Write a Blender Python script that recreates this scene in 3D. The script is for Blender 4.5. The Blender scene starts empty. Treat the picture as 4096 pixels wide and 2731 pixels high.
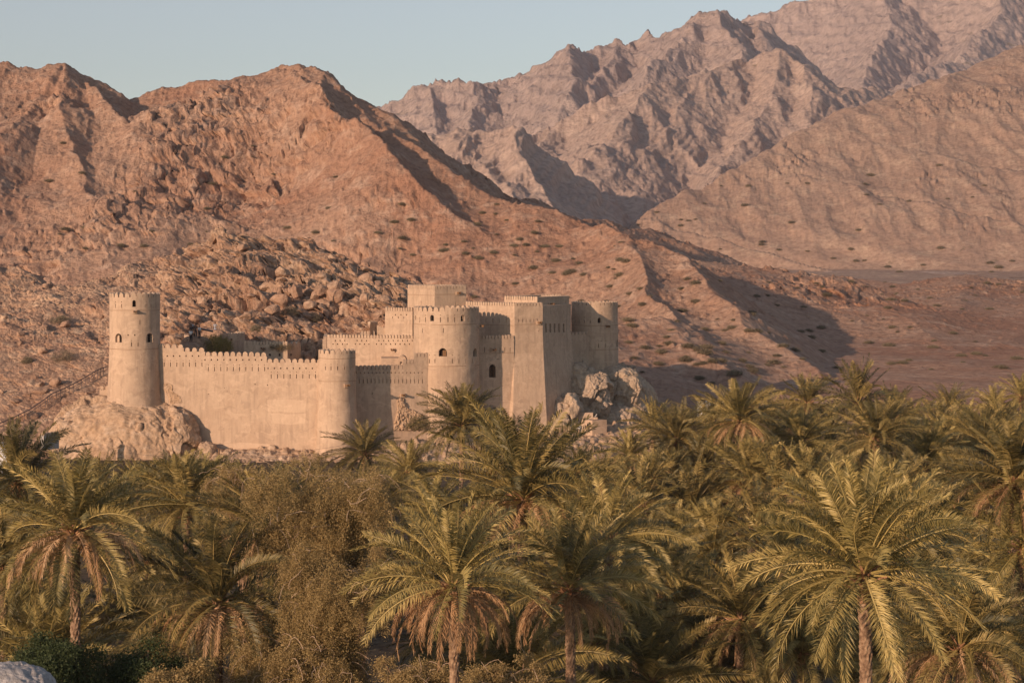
import bpy, bmesh, math, random
import numpy as np
from mathutils import Vector, Matrix
R = math.radians
rng = np.random.default_rng(11)
random.seed(5)
S = bpy.context.scene
COL = S.collection

# ------------------------------------------------------------ camera, sky, sun, exposure
CAMZ = 24.0
F = 8250.0            # focal length in pixels of the 4096 px wide photograph
HY = 1016.0           # horizon row
KD = 4096 / 2352.0
cam = bpy.data.cameras.new('camera')
camo = bpy.data.objects.new('camera', cam); COL.objects.link(camo)
camo.location = (0, 0, CAMZ); camo.rotation_euler = (R(90), 0, 0)
cam.sensor_width = 36.0; cam.lens = F / 4096 * 36.0
cam.shift_y = -(1365.5 - HY) / 4096
cam.clip_start = 1.0; cam.clip_end = 30000
S.camera = camo

SUN_AZ = 40.0         # degrees left of straight behind the camera
SUN_EL = 13.0
wd = bpy.data.worlds.new('World'); S.world = wd; wd.use_nodes = True
nt = wd.node_tree; nt.nodes.clear()
sky = nt.nodes.new('ShaderNodeTexSky'); sky.sky_type = 'NISHITA'; sky.sun_disc = False
sky.sun_elevation = R(SUN_EL); sky.sun_rotation = R(180 + SUN_AZ)
sky.air_density = 1.0; sky.dust_density = 0.6; sky.ozone_density = 2.2
hs = nt.nodes.new('ShaderNodeHueSaturation'); hs.inputs['Saturation'].default_value = 0.68
bg = nt.nodes.new('ShaderNodeBackground'); bg.inputs['Strength'].default_value = 0.118
wo = nt.nodes.new('ShaderNodeOutputWorld')
nt.links.new(sky.outputs[0], hs.inputs['Color']); nt.links.new(hs.outputs[0], bg.inputs[0]); nt.links.new(bg.outputs[0], wo.inputs[0])
sl = bpy.data.lights.new('sun', 'SUN'); sl.energy = 4.4; sl.angle = R(0.6); sl.color = (1.0, 0.68, 0.47)
so = bpy.data.objects.new('sun', sl); COL.objects.link(so)
sd = Vector((-math.sin(R(SUN_AZ)) * math.cos(R(SUN_EL)), -math.cos(R(SUN_AZ)) * math.cos(R(SUN_EL)), math.sin(R(SUN_EL))))
so.rotation_euler = sd.to_track_quat('Z', 'Y').to_euler(); so.location = (-60, -60, 60)
S.view_settings.view_transform = 'Standard'; S.view_settings.look = 'None'
S.view_settings.exposure = 0.17; S.view_settings.gamma = 1.0
S.render.engine = 'CYCLES'
S.cycles.max_bounces = 6; S.cycles.diffuse_bounces = 3; S.cycles.transmission_bounces = 3; S.cycles.transparent_max_bounces = 6
S.cycles.volume_bounces = 0

def WS(u, v, d):      # a point seen at (u, v) of the 4096 px photograph, d metres away
    return Vector(((u - 2048) / F * d, d, CAMZ - (v - HY) / F * d))
def WD(u, v, d):      # the same for the 2352 px wide view of it
    return WS(u * KD, v * KD, d)

# ------------------------------------------------------------ object helpers
def put(o, parent=None, label=None, cat=None, group=None, kind=None):
    COL.objects.link(o)
    if parent is not None: o.parent = parent
    if label: o['label'] = label
    if cat: o['category'] = cat
    if group: o['group'] = group
    if kind: o['kind'] = kind
    return o
def empty(name, loc, label, cat, group=None, rz=0.0, kind=None):
    o = bpy.data.objects.new(name, None); o.location = loc; o.rotation_euler = (0, 0, rz); o.empty_display_size = 0.3
    return put(o, None, label, cat, group, kind)
def npmesh(name, V, Fq, mat=None, smooth=False, tint=None):
    V = np.asarray(V, dtype=np.float32).reshape(-1, 3); Fq = np.asarray(Fq, dtype=np.int32)
    k = Fq.shape[1]; n = len(Fq)
    me = bpy.data.meshes.new(name)
    me.vertices.add(len(V)); me.vertices.foreach_set('co', V.ravel())
    me.loops.add(n * k); me.loops.foreach_set('vertex_index', Fq.ravel())
    me.polygons.add(n); me.polygons.foreach_set('loop_start', np.arange(0, n * k, k, dtype=np.int32))
    me.polygons.foreach_set('use_smooth', np.full(n, smooth, dtype=bool))
    me.update(calc_edges=True)
    if tint is not None:
        at = me.attributes.new('tint', 'FLOAT', 'POINT'); at.data.foreach_set('value', np.asarray(tint, dtype=np.float32))
    if mat: me.materials.append(mat)
    return me
def ob(name, me, parent=None, **kw):
    return put(bpy.data.objects.new(name, me), parent, **kw)
class MB:             # collects polygons
    def __init__(s): s.v = []; s.f = []
    def add(s, vs, fs):
        b = len(s.v); s.v += [tuple(p) for p in vs]; s.f += [tuple(i + b for i in f) for f in fs]
    def box(s, c, e, rot=None):
        c = Vector(c); e = Vector(e) / 2
        vs = [Vector((sx * e.x, sy * e.y, sz * e.z)) for sz in (-1, 1) for sx, sy in ((-1, -1), (1, -1), (1, 1), (-1, 1))]
        if rot is not None: vs = [rot @ p for p in vs]
        s.add([p + c for p in vs], [(3, 2, 1, 0), (4, 5, 6, 7), (0, 1, 5, 4), (1, 2, 6, 5), (2, 3, 7, 6), (3, 0, 4, 7)])
    def tube(s, pts, rad, n=6, cap=True):
        pts = [Vector(p) for p in pts]
        if not hasattr(rad, '__len__'): rad = [rad] * len(pts)
        vs = []; fs = []
        for i, p in enumerate(pts):
            d = (pts[min(i + 1, len(pts) - 1)] - pts[max(i - 1, 0)]).normalized()
            a = d.orthogonal().normalized() if i == 0 else (a - d * a.dot(d)).normalized()
            b = d.cross(a)
            for k in range(n):
                t = 2 * math.pi * k / n
                vs.append(p + (a * math.cos(t) + b * math.sin(t)) * rad[i])
        for i in range(len(pts) - 1):
            for k in range(n):
                fs.append((i * n + k, i * n + (k + 1) % n, (i + 1) * n + (k + 1) % n, (i + 1) * n + k))
        if cap:
            fs.append(tuple(range(n))[::-1]); fs.append(tuple((len(pts) - 1) * n + k for k in range(n)))
        s.add(vs, fs)
    def mesh(s, name, mat=None, smooth=False):
        me = bpy.data.meshes.new(name); me.from_pydata(s.v, [], s.f); me.validate(); me.update()
        if smooth: me.polygons.foreach_set('use_smooth', np.full(len(me.polygons), True))
        if mat: me.materials.append(mat)
        return me
def recalc(me):
    bm = bmesh.new(); bm.from_mesh(me); bmesh.ops.recalc_face_normals(bm, faces=bm.faces)
    if bm.calc_volume(signed=True) < 0: bmesh.ops.reverse_faces(bm, faces=bm.faces)
    bm.to_mesh(me); bm.free(); return me

# ------------------------------------------------------------ noise
_perm = np.random.default_rng(3).permutation(256).astype(np.int32); _perm = np.concatenate([_perm, _perm, _perm])
_g = np.random.default_rng(4).normal(size=(256, 3)); _g /= np.linalg.norm(_g, axis=1)[:, None]; _g = _g.astype(np.float32)
def pn(x, y, z=0.0):
    x = np.asarray(x, dtype=np.float32); y = np.asarray(y, dtype=np.float32); z = np.zeros_like(x) + np.float32(z) if np.ndim(z) == 0 else np.asarray(z, dtype=np.float32)
    xi = np.floor(x).astype(np.int32); yi = np.floor(y).astype(np.int32); zi = np.floor(z).astype(np.int32)
    xf = x - xi; yf = y - yi; zf = z - zi
    xi &= 255; yi &= 255; zi &= 255
    u = xf * xf * (3 - 2 * xf); v = yf * yf * (3 - 2 * yf); w = zf * zf * (3 - 2 * zf)
    out = 0
    for dx in (0, 1):
        for dy in (0, 1):
            for dz in (0, 1):
                h = _perm[_perm[_perm[(xi + dx) & 255] + ((yi + dy) & 255)] + ((zi + dz) & 255)]
                g = _g[h]
                out = out + (u if dx else 1 - u) * (v if dy else 1 - v) * (w if dz else 1 - w) * (g[..., 0] * (xf - dx) + g[..., 1] * (yf - dy) + g[..., 2] * (zf - dz))
    return out * 1.5
def fbm(x, y, z=0.0, o=5, g=0.5, ridged=False):
    s = 0; a = 1.0; t = 0
    for i in range(o):
        n = pn(x * 2 ** i + 17.3 * i, y * 2 ** i - 9.1 * i, (z * 2 ** i if np.ndim(z) else z * 2 ** i + 5.7 * i))
        if ridged: n = 1 - 2 * np.abs(n) * 1.3
        s = s + a * n; t += a; a *= g
    return s / t
def worley(x, y, z=None, seed=0):
    """F1, F2 and a random value of the nearest cell"""
    xi = np.floor(x).astype(np.int32); yi = np.floor(y).astype(np.int32)
    zi = None if z is None else np.floor(z).astype(np.int32)
    F1 = np.full(x.shape, 9.0, np.float32); F2 = F1.copy(); C = np.zeros(x.shape, np.float32)
    for dx in (-1, 0, 1):
        for dy in (-1, 0, 1):
            for dz in ((0,) if z is None else (-1, 0, 1)):
                cx = xi + dx; cy = yi + dy
                h = _perm[_perm[(cx + seed) & 255] + (cy & 255)]
                if z is not None: h = _perm[h + ((zi + dz) & 255)]
                r1 = _perm[h + 1] / 255.0; r2 = _perm[h + 77] / 255.0; r3 = _perm[h + 150] / 255.0
                d = (cx + r1 - x) ** 2 + (cy + r2 - y) ** 2
                if z is not None: d = d + (zi + dz + r3 - z) ** 2
                d = np.sqrt(d)
                m = d < F1
                F2 = np.where(m, F1, np.minimum(F2, d)); C = np.where(m, _perm[h + 33] / 255.0, C); F1 = np.where(m, d, F1)
    return F1, F2, C
def facets(x, y, z=None, seed=0, tilt=1.0):
    """fractured rock: every cell is a tilted plane; returns height in cells and the distance to the crack"""
    xi = np.floor(x).astype(np.int32); yi = np.floor(y).astype(np.int32); zi = None if z is None else np.floor(z).astype(np.int32)
    F1 = np.full(x.shape, 9.0, np.float32); F2 = F1.copy(); H = np.zeros(x.shape, np.float32)
    for dx in (-1, 0, 1):
        for dy in (-1, 0, 1):
            for dz in ((0,) if z is None else (-1, 0, 1)):
                cx = xi + dx; cy = yi + dy
                h = _perm[_perm[(cx + seed) & 255] + (cy & 255)]
                if z is not None: h = _perm[h + ((zi + dz) & 255)]
                r1 = _perm[h + 1] / 255.0; r2 = _perm[h + 77] / 255.0; r3 = _perm[h + 150] / 255.0
                ex = x - (cx + r1); ey = y - (cy + r2); d = ex * ex + ey * ey
                hh = _perm[h + 33] / 255.0 + tilt * ((_perm[h + 91] / 127.5 - 1) * ex + (_perm[h + 13] / 127.5 - 1) * ey)
                if z is not None:
                    ez = z - (zi + dz + r3); d = d + ez * ez; hh = hh + tilt * (_perm[h + 201] / 127.5 - 1) * ez
                d = np.sqrt(d); m = d < F1
                F2 = np.where(m, F1, np.minimum(F2, d)); H = np.where(m, hh, H); F1 = np.where(m, d, F1)
    return H, F2 - F1
def sstep(a, b, x):
    t = np.clip((x - a) / (b - a), 0, 1); return t * t * (3 - 2 * t)

# ------------------------------------------------------------ materials
def newmat(name, rough=0.9, spec=0.2):
    m = bpy.data.materials.new(name); m.use_nodes = True; t = m.node_tree
    b = t.nodes['Principled BSDF']; b.inputs['Roughness'].default_value = rough
    b.inputs['Specular IOR Level'].default_value = spec
    return m, t, b
def N(t, kind, **kw):
    n = t.nodes.new(kind)
    for k, v in kw.items():
        if k in n.inputs: n.inputs[k].default_value = v
        else: setattr(n, k, v)
    return n
def pos(t, scale=(1, 1, 1), rot=(0, 0, 0)):
    g = N(t, 'ShaderNodeNewGeometry'); mp = N(t, 'ShaderNodeMapping')
    mp.inputs['Scale'].default_value = scale; mp.inputs['Rotation'].default_value = rot
    t.links.new(g.outputs['Position'], mp.inputs['Vector']); return mp.outputs[0]
def noise(t, vec, scale, detail=6, rough=0.55, dist=0.0):
    n = N(t, 'ShaderNodeTexNoise'); n.inputs['Scale'].default_value = scale; n.inputs['Detail'].default_value = detail
    n.inputs['Roughness'].default_value = rough; n.inputs['Distortion'].default_value = dist
    t.links.new(vec, n.inputs['Vector']); return n.outputs['Fac']
def ramp(t, fac, stops):
    r = N(t, 'ShaderNodeValToRGB'); e = r.color_ramp.elements
    while len(e) < len(stops): e.new(0.5)
    for i, (p, c) in enumerate(stops):
        e[i].position = p; e[i].color = (*c, 1) if len(c) == 3 else c
    t.links.new(fac, r.inputs[0]); return r.outputs[0]
def mix(t, fac, a, b, mode='MIX'):
    m = N(t, 'ShaderNodeMix', data_type='RGBA', blend_type=mode)
    for s, i in ((fac, 0), (a, 6), (b, 7)):
        if hasattr(s, 'is_linked'): t.links.new(s, m.inputs[i])
        else: m.inputs[i].default_value = s if i == 0 else (*s, 1)
    return m.outputs[2]
def math_(t, op, a, b=None):
    m = N(t, 'ShaderNodeMath', operation=op)
    for i, s in enumerate((a, b)):
        if s is None: continue
        if hasattr(s, 'is_linked'): t.links.new(s, m.inputs[i])
        else: m.inputs[i].default_value = s
    return m.outputs[0]
def bump(t, b, h, strength, dist, prev=None):
    n = N(t, 'ShaderNodeBump'); n.inputs['Strength'].default_value = strength; n.inputs['Distance'].default_value = dist
    t.links.new(h, n.inputs['Height'])
    if prev is not None: t.links.new(prev, n.inputs['Normal'])
    t.links.new(n.outputs[0], b.inputs['Normal']); return n.outputs[0]

def rock_mat(name, c1, c2, c3, big, small, bdist, veg=0.0, strata=None, bstr=0.8):
    """c1/c2 large patches, c3 pale streaks; big and small are feature sizes in metres"""
    m, t, b = newmat(name, 0.95, 0.1)
    p = pos(t)
    n1 = noise(t, p, 1 / big, 6, 0.6, 0.4); n2 = noise(t, p, 1 / small, 8, 0.65)
    col = mix(t, ramp(t, n1, [(0.38, (0, 0, 0)), (0.62, (1, 1, 1))]), c1, c2)
    ps = pos(t, strata[0], strata[1]) if strata else pos(t, (1, 1, 1.4), (0.3, 0.5, 0.4))
    n3 = noise(t, ps, 1 / (small * 5), 7, 0.7, 0.15)
    col = mix(t, ramp(t, n3, [(0.5, (0, 0, 0)), (0.68, (1, 1, 1))]), col, c3)
    col = mix(t, math_(t, 'MULTIPLY', ramp(t, n2, [(0.36, (1, 1, 1)), (0.56, (0, 0, 0))]), 0.55), col, tuple(x * 0.45 for x in c1))
    if veg:
        nv = noise(t, p, 1 / (small * 2.2), 2, 0.5)
        nb = noise(t, p, 1 / (big * 0.5), 3, 0.5)
        f = math_(t, 'MULTIPLY', ramp(t, nv, [(0.66, (0, 0, 0)), (0.70, (1, 1, 1))]), ramp(t, nb, [(0.5, (0, 0, 0)), (0.62, (1, 1, 1))]))
        col = mix(t, math_(t, 'MULTIPLY', f, veg), col, (0.10, 0.09, 0.05))
    t.links.new(col, b.inputs['Base Color'])
    h = math_(t, 'ADD', math_(t, 'MULTIPLY', n3, 0.8), n2)
    bump(t, b, h, bstr, bdist)
    return m

# ============================================================ TERRAIN
M_hill = rock_mat('rubble_rock', (0.38, 0.235, 0.16), (0.44, 0.30, 0.21), (0.56, 0.41, 0.29), 14, 0.7, 0.5)
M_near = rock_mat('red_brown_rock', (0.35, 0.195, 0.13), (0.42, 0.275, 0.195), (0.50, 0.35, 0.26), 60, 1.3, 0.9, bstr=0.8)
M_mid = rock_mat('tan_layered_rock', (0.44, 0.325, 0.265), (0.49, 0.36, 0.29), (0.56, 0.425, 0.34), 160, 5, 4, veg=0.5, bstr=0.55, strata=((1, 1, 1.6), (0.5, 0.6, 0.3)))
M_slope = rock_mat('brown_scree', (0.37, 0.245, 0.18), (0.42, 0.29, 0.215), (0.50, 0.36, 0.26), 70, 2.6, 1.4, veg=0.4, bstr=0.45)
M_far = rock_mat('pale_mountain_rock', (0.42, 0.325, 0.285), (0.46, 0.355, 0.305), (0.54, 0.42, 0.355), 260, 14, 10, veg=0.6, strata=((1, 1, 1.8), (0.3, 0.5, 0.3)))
M_tan = rock_mat('pale_tan_rock', (0.46, 0.31, 0.20), (0.52, 0.37, 0.25), (0.60, 0.46, 0.34), 5, 0.5, 0.25)
M_grey = rock_mat('grey_rock', (0.41, 0.315, 0.235), (0.49, 0.37, 0.26), (0.55, 0.44, 0.34), 4, 0.5, 0.25)

def floor_z(d):
    return np.interp(d, [0, 236, 262, 300, 400, 480, 900, 2000, 9000], [0, 0, 1.2, 3.6, 6.2, 7.2, 10, 35, 80])
def tents(X, Y, ridges, k=6.0):
    """soft maximum of roof shapes along 3-D ridge lines"""
    H = np.full(X.shape, -1e3, np.float32)
    for r in ridges:
        pts = [WD(*p) for p in r['p']]; sl = r.get('s', 0.5); pw = r.get('pw', 1.0); fr = r.get('f', sl)
        best = np.full(X.shape, -1e3, np.float32)
        for a, b in zip(pts[:-1], pts[1:]):
            dx, dy = b.x - a.x, b.y - a.y; L2 = dx * dx + dy * dy
            L = math.sqrt(L2); tr = ((X - a.x) * dx + (Y - a.y) * dy) / L2; t = np.clip(tr, 0, 1)
            side = (dx * (Y - a.y) - dy * (X - a.x)) * (1 if dx >= 0 else -1)
            s = np.where(side < 0, fr, sl)
            best = np.maximum(best, a.z + t * (b.z - a.z) - s * np.abs(side) / L - max(fr, sl) * np.abs(tr - t) * L)
        m = np.maximum(H, best); n = np.minimum(H, best)
        H = m + np.where(m - n < k, (k - (m - n)) ** 2 / (4 * k), 0)
    return H
def grid(name, u0, u1, du, d0, d1, nr, hfun, mat, label=None, smooth=True, pwr=1.0, disp=None):
    us = np.arange(u0, u1 + du, du, dtype=np.float32); ds = (d0 * (d1 / d0) ** (np.linspace(0, 1, nr) ** pwr)).astype(np.float32)
    U, D = np.meshgrid(us, ds)
    X = (U * KD - 2048) / F * D; Y = D
    Z = hfun(X, Y, U); Z0_ = Z
    if disp is not None:
        dx, dy, dz = disp(X, Y, Z, U); X = X + dx; Y = Y + dy; Z = Z + dz
    nc = len(us); i = np.arange((nr - 1) * nc).reshape(nr - 1, nc)[:, :-1].ravel()
    me = npmesh(name, np.stack([X, Y, Z], -1), np.stack([i, i + 1, i + nc + 1, i + nc], 1), mat, smooth)
    o = ob(name, me, kind='structure')
    if label: o['label'] = label
    return o, (us, ds, Z0_)
def sampler(g):
    us, ds, Z = g
    def f(u, d):
        fu = np.clip((u - us[0]) / (us[1] - us[0]), 0, len(us) - 1.001); j = int(fu)
        i = int(np.clip(np.searchsorted(ds, d) - 1, 0, len(ds) - 2)); fd = (d - ds[i]) / (ds[i + 1] - ds[i])
        fu -= j
        return float((Z[i, j] * (1 - fu) + Z[i, j + 1] * fu) * (1 - fd) + (Z[i + 1, j] * (1 - fu) + Z[i + 1, j + 1] * fu) * fd)
    return f

# ---- far mountain range
far_r = [
 dict(p=[(700,300,3000),(845,248,2900),(880,237,2900),(930,230,2850),(975,180,2800),(1020,174,2780),(1080,184,2760),(1092,194,2780),(1110,184,2800),(1135,184,2800),(1190,174,2820),(1250,142,2800),(1295,108,2760),(1320,114,2800),(1420,92,2850),(1448,98,2830),(1460,107,2860),(1500,84,2850),(1520,92,2850),(1555,76,2820),(1600,32,2780),(1640,20,2760),(1665,32,2780),(1700,50,2850),(1740,54,2850),(1775,105,2800),(1790,150,2700)], s=1.0, f=0.95),
 dict(p=[(975,180,2800),(1000,230,2700),(1010,290,2560)], s=0.75),
 dict(p=[(1080,184,2760),(1100,225,2650),(1070,300,2500)], s=0.8),
 dict(p=[(1190,174,2820),(1180,230,2700),(1130,280,2560)], s=0.7),
 dict(p=[(1295,108,2760),(1310,150,2660),(1330,190,2560),(1300,230,2450)], s=0.7),
 dict(p=[(1420,92,2850),(1400,140,2740),(1370,200,2600)], s=0.75),
 dict(p=[(1500,84,2850),(1520,130,2720),(1510,190,2600)], s=0.8),
 dict(p=[(1600,32,2780),(1560,100,2650),(1500,170,2500)], s=0.75),
 dict(p=[(1640,20,2760),(1650,70,2680),(1690,110,2600),(1700,160,2500)], s=0.95),
 dict(p=[(1740,54,2850),(1745,100,2700),(1760,150,2600)], s=0.75),
 dict(p=[(1600,80,4300),(1690,50,4250),(1790,22,4200),(1850,0,4200),(2000,-70,4200),(2200,-150,4300),(2600,-250,4400)], s=0.8, f=0.62),
 dict(p=[(2000,-70,4200),(2050,60,3800),(2000,150,3400),(1960,230,3100)], s=0.7),
 dict(p=[(2260,-150,4300),(2300,30,3800),(2200,130,3300),(2080,190,2900)], s=0.7),
]
def far_h(X, Y, U):
    wx = fbm(X / 200, Y / 200, 1.0, 4) * 24; wy = fbm(X / 200, Y / 200, 9.0, 4) * 24
    H = tents(X + wx, Y + wy, far_r, 8)
    fl = floor_z(Y); a = np.clip((H - fl) / 120, 0, 1)
    H = H + a * (fbm(X / 190, Y / 420, 2.0, 7, 0.52, True) - 0.45) * 15
    H = H + a * (fbm(X / 34, Y / 90, 4.0, 4, 0.6, True) - 0.45) * 10
    st = fbm(X / 300, Y / 300, 7.0, 3) * 40
    H = H + a * 4.0 * np.abs(((H + st + X * 0.3) / 26) % 1 * 2 - 1)
    return np.maximum(H, fl - 5)
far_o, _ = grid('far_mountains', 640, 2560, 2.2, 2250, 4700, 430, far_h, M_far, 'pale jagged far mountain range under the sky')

# ---- middle mountains
mid_r = [
 dict(p=[(1180,330,1650),(1215,310,1660),(1260,290,1680),(1350,245,1700),(1420,218,1710),(1490,198,1720),(1520,196,1740),(1600,172,1800),(1690,152,1860),(1740,130,1880),(1790,122,1880),(1830,140,1850),(1850,158,1830),(1900,198,1800),(1925,240,1750),(1990,275,1700)], s=0.9, f=0.55),
 dict(p=[(1490,198,1720),(1440,262,1610),(1395,325,1500),(1340,398,1390),(1300,470,1290)], s=0.5),
 dict(p=[(1600,172,1800),(1570,240,1690),(1515,310,1580),(1455,400,1440),(1400,470,1330)], s=0.45),
 dict(p=[(1790,122,1880),(1775,200,1760),(1730,290,1620),(1670,370,1480),(1600,450,1350)], s=0.55),
 dict(p=[(1850,158,1830),(1855,210,1740),(1850,270,1650),(1830,330,1550)], s=0.6),
 dict(p=[(1900,198,1800),(1935,225,1760),(1990,205,1900),(2080,212,1950)], s=0.55),
 dict(p=[(1260,290,1680),(1230,330,1600),(1225,390,1480),(1260,450,1350),(1290,510,1260)], s=0.45),
 dict(p=[(700,420,1300),(845,345,1300),(915,317,1290),(1010,302,1270),(1100,295,1250),(1160,285,1240),(1195,302,1220),(1212,350,1180),(1235,420,1120),(1272,490,1060),(1310,540,1020)], s=0.8, f=0.5),
 dict(p=[(1100,295,1250),(1115,350,1190),(1150,420,1120),(1190,490,1050)], s=0.55),
 dict(p=[(1010,302,1270),(1000,360,1200),(1020,420,1130)], s=0.45),
]
def mid_h(X, Y, U):
    wx = fbm(X / 90, Y / 90, 1.5, 4) * 13; wy = fbm(X / 90, Y / 90, 8.0, 4) * 13
    H = tents(X + wx, Y + wy, mid_r, 4)
    fl = floor_z(Y); a = np.clip((H - fl) / 40, 0, 1)
    H = H + a * (fbm(X / 45, Y / 170, 2.0, 6, 0.5, True) - 0.45) * 8
    ph = (X - H * 1.15 + 0.35 * Y + fbm(X / 120, Y / 120, 6.0, 4) * 40) / 34
    am = sstep(-0.2, 0.3, fbm(X / 160, Y / 160, 15.0, 3)); fr = ph % 1
    H = H + a * am * (5.5 * np.minimum(fr, (1 - fr) * 4) - 2.2)
    ph = (X - H * 1.1 + fbm(X / 40, Y / 60, 16.0, 4) * 18) / 9.5; fr = ph % 1
    H = H + a * (0.4 + am) * 1.3 * np.minimum(fr, (1 - fr) * 3)
    H = H + a * (fbm(X / 11, Y / 22, 3.3, 4, 0.6)) * 2.4
    return np.maximum(H, fl + fbm(X / 40, Y / 40, 3.0, 5) * 3)
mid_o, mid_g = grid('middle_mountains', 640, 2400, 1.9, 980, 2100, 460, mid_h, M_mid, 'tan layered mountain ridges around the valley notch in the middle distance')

# ---- long slope falling from the right edge
slope_r = [
 dict(p=[(1330,640,900),(1400,577,930),(1450,550,945),(1480,530,950),(1550,487,970),(1700,404,1010),(1850,326,1060),(1950,261,1100),(2060,209,1140),(2150,189,1170),(2250,150,1200),(2352,109,1250),(2600,40,1350)], s=0.6, f=0.2),
 dict(p=[(2200,167,1190),(2155,268,1000),(2105,424,800),(2060,600,660)], s=0.27),
 dict(p=[(2352,109,1250),(2320,223,1030),(2290,388,820),(2255,590,650)], s=0.3),
 dict(p=[(1850,326,1060),(1815,448,900),(1775,602,760)], s=0.24),
 dict(p=[(1980,245,1110),(1950,350,950),(1900,505,790)], s=0.25),
 dict(p=[(2480,200,1150),(2420,380,860),(2380,560,680)], s=0.35),
]
for r_ in slope_r: r_['p'] = [(u, v, d * 1.25) for u, v, d in r_['p']]
def slope_h(X, Y, U):
    wx = fbm(X / 60, Y / 60, 2.5, 4) * 12; wy = fbm(X / 60, Y / 60, 7.0, 4) * 12
    main = tents(X + wx, Y + wy, slope_r[:1], 5); H = main + np.clip(tents(X + wx, Y + wy, slope_r, 5) - main, 0, 7)
    fl = floor_z(Y); a = np.clip((H - fl) / 25, 0, 1)
    H = H + a * (fbm(X / 34, Y / 120, 2.0, 6, 0.5, True) - 0.45) * 4
    oc = sstep(0.08, 0.35, fbm(X / 60, Y / 110, 12.0, 4))
    H = H + a * (fbm(X / 8, Y / 13, 4.0, 5, 0.6)) * (1.2 + 2.2 * oc)
    Q, E = facets(X / 5.0, Y / 8.0, seed=3, tilt=1.2)
    H = H + a * (0.15 + oc) * (Q * 1.4 - 0.7)
    return np.maximum(H, fl + 1.0 + fbm(X / 30, Y / 30, 3.0, 5) * 1.2) - 5 * (1 - sstep(645, 700, Y))
slope_o, slope_g = grid('long_slope', 1240, 2560, 1.9, 640, 1780, 500, slope_h, M_slope, 'long brown slope falling from the right edge down to the valley')

# ---- near mountain with its foothills and the valley floor
near_r = [
 dict(p=[(-200,150,640),(0,147,620),(30,158,620),(130,150,620),(165,166,622),(200,206,626),(245,235,632),(290,235,640),(400,215,640),(490,202,630),(560,186,622),(600,162,612),(665,145,600),(695,162,592),(730,160,585),(770,192,572),(810,232,556),(850,267,540),(930,332,510),(1050,402,480),(1150,447,460),(1280,490,440),(1350,511,430),(1400,517,420),(1450,547,410),(1560,598,395),(1640,664,372),(1700,742,350),(1790,802,335),(1900,880,318),(1960,910,305)], s=0.55, f=0.42),
 dict(p=[(-260,330,505),(0,334,503),(245,338,500),(420,330,498),(560,318,490)], s=0.08, f=0.42, raw=1),
 dict(p=[(-260,470,455),(0,474,452),(245,478,448),(420,470,446)], s=0.1, f=0.4, raw=1),
 dict(p=[(668,158,516),(705,203,500),(760,252,484),(830,305,466),(900,351,453),(970,393,444),(1040,430,437)], s=0.8, raw=1),
 dict(p=[(780,430,500),(850,430,485),(905,450,470),(912,500,450)], s=0.9),
 dict(p=[(1400,517,420),(1440,580,396),(1500,672,366),(1560,758,342),(1640,838,322)], s=0.85),
 dict(p=[(1300,790,320),(1380,770,330),(1430,752,334),(1500,717,338),(1560,760,328),(1620,815,316),(1700,880,305),(1760,905,298)], s=0.45, f=0.4),
 dict(p=[(1440,858,300),(1500,880,296),(1560,905,290),(1600,935,285)], s=0.6),
 dict(p=[(1500,590,570),(1560,597,565),(1700,607,560),(1850,624,550),(1960,637,540),(2090,692,520),(2200,720,500),(2352,777,480),(2600,830,460)], s=0.4, f=0.07),
 dict(p=[(1850,648,660),(1980,640,640),(2100,658,620),(2230,640,600),(2352,655,590),(2620,630,600)], s=0.3, f=0.11, raw=1),
 dict(p=[(2020,705,560),(2130,690,540),(2250,712,520),(2400,700,510),(2600,720,500)], s=0.25, f=0.12, raw=1),
 dict(p=[(2230,640,600),(2200,700,520),(2130,770,440)], s=0.22, raw=1),
 dict(p=[(2480,640,600),(2400,730,490),(2310,800,400)], s=0.22, raw=1),
 dict(p=[(2000,700,460),(2100,760,420),(2200,800,390),(2352,840,360)], s=0.12),
]
for r_ in near_r: r_['p'] = [(u, v, d if d < 430 else 430 + (d - 430) * 0.55) for u, v, d in r_['p']] if not r_.get('raw') else r_['p']
def near_h(X, Y, U):
    wx = fbm(X / 45, Y / 45, 1.1, 4) * 9; wy = fbm(X / 45, Y / 45, 5.5, 4) * 9
    H = tents(X + wx, Y + wy, near_r, 5)
    fl = floor_z(Y); a = np.clip((H - fl) / 12, 0, 1)
    b = sstep(15, 60, H)
    # rocky crests, smoother scree below
    H = H + a * (fbm(X / 42, Y / 60, 2.0, 6, 0.5, True) - 0.45) * (1.6 + 4.2 * b)
    oc = sstep(0.08, 0.3, fbm(X / 50, Y / 50, 12.0, 3) + 0.12 * b)
    Q, E = facets((X + Z0(X, Y) * 2) / 6.0, Y / 8.0 + wx * 0.1, tilt=1.1)
    H = H + (0.02 + oc) * a * (Q * 0.95 - 0.5 - 0.45 * np.exp(-(E / 0.08) ** 2))
    H = H + a * (fbm(X / 3.2, Y / 4.4, 3.3, 3, 0.6)) * (0.4 + 0.4 * oc)
    Q, E = facets(X / 2.0, Y / 3.0, seed=7, tilt=1.3)
    H = H + (0.05 + 0.1 * a + oc * 0.7 * a) * (Q * 0.5 - 0.25)
    F1, F2, C = worley(X / 1.5, Y / 2.2, seed=17)
    H = H + (C ** 6) * (0.4 + 0.5 * a) * np.clip(1 - F1 * 2.0, 0, 1)
    base = fl + fbm(X / 22, Y / 22, 3.0, 5) * 1.2
    H = np.maximum(H, base)
    # keep below the fort side of the valley
    H = H - 4 * sstep(725, 758, Y)
    return H * sstep(262, 300, Y) + (1 - sstep(262, 300, Y)) * (fl - 1.0)
def Z0(X, Y): return fbm(X / 12, Y / 12, 6.0, 3)
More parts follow.
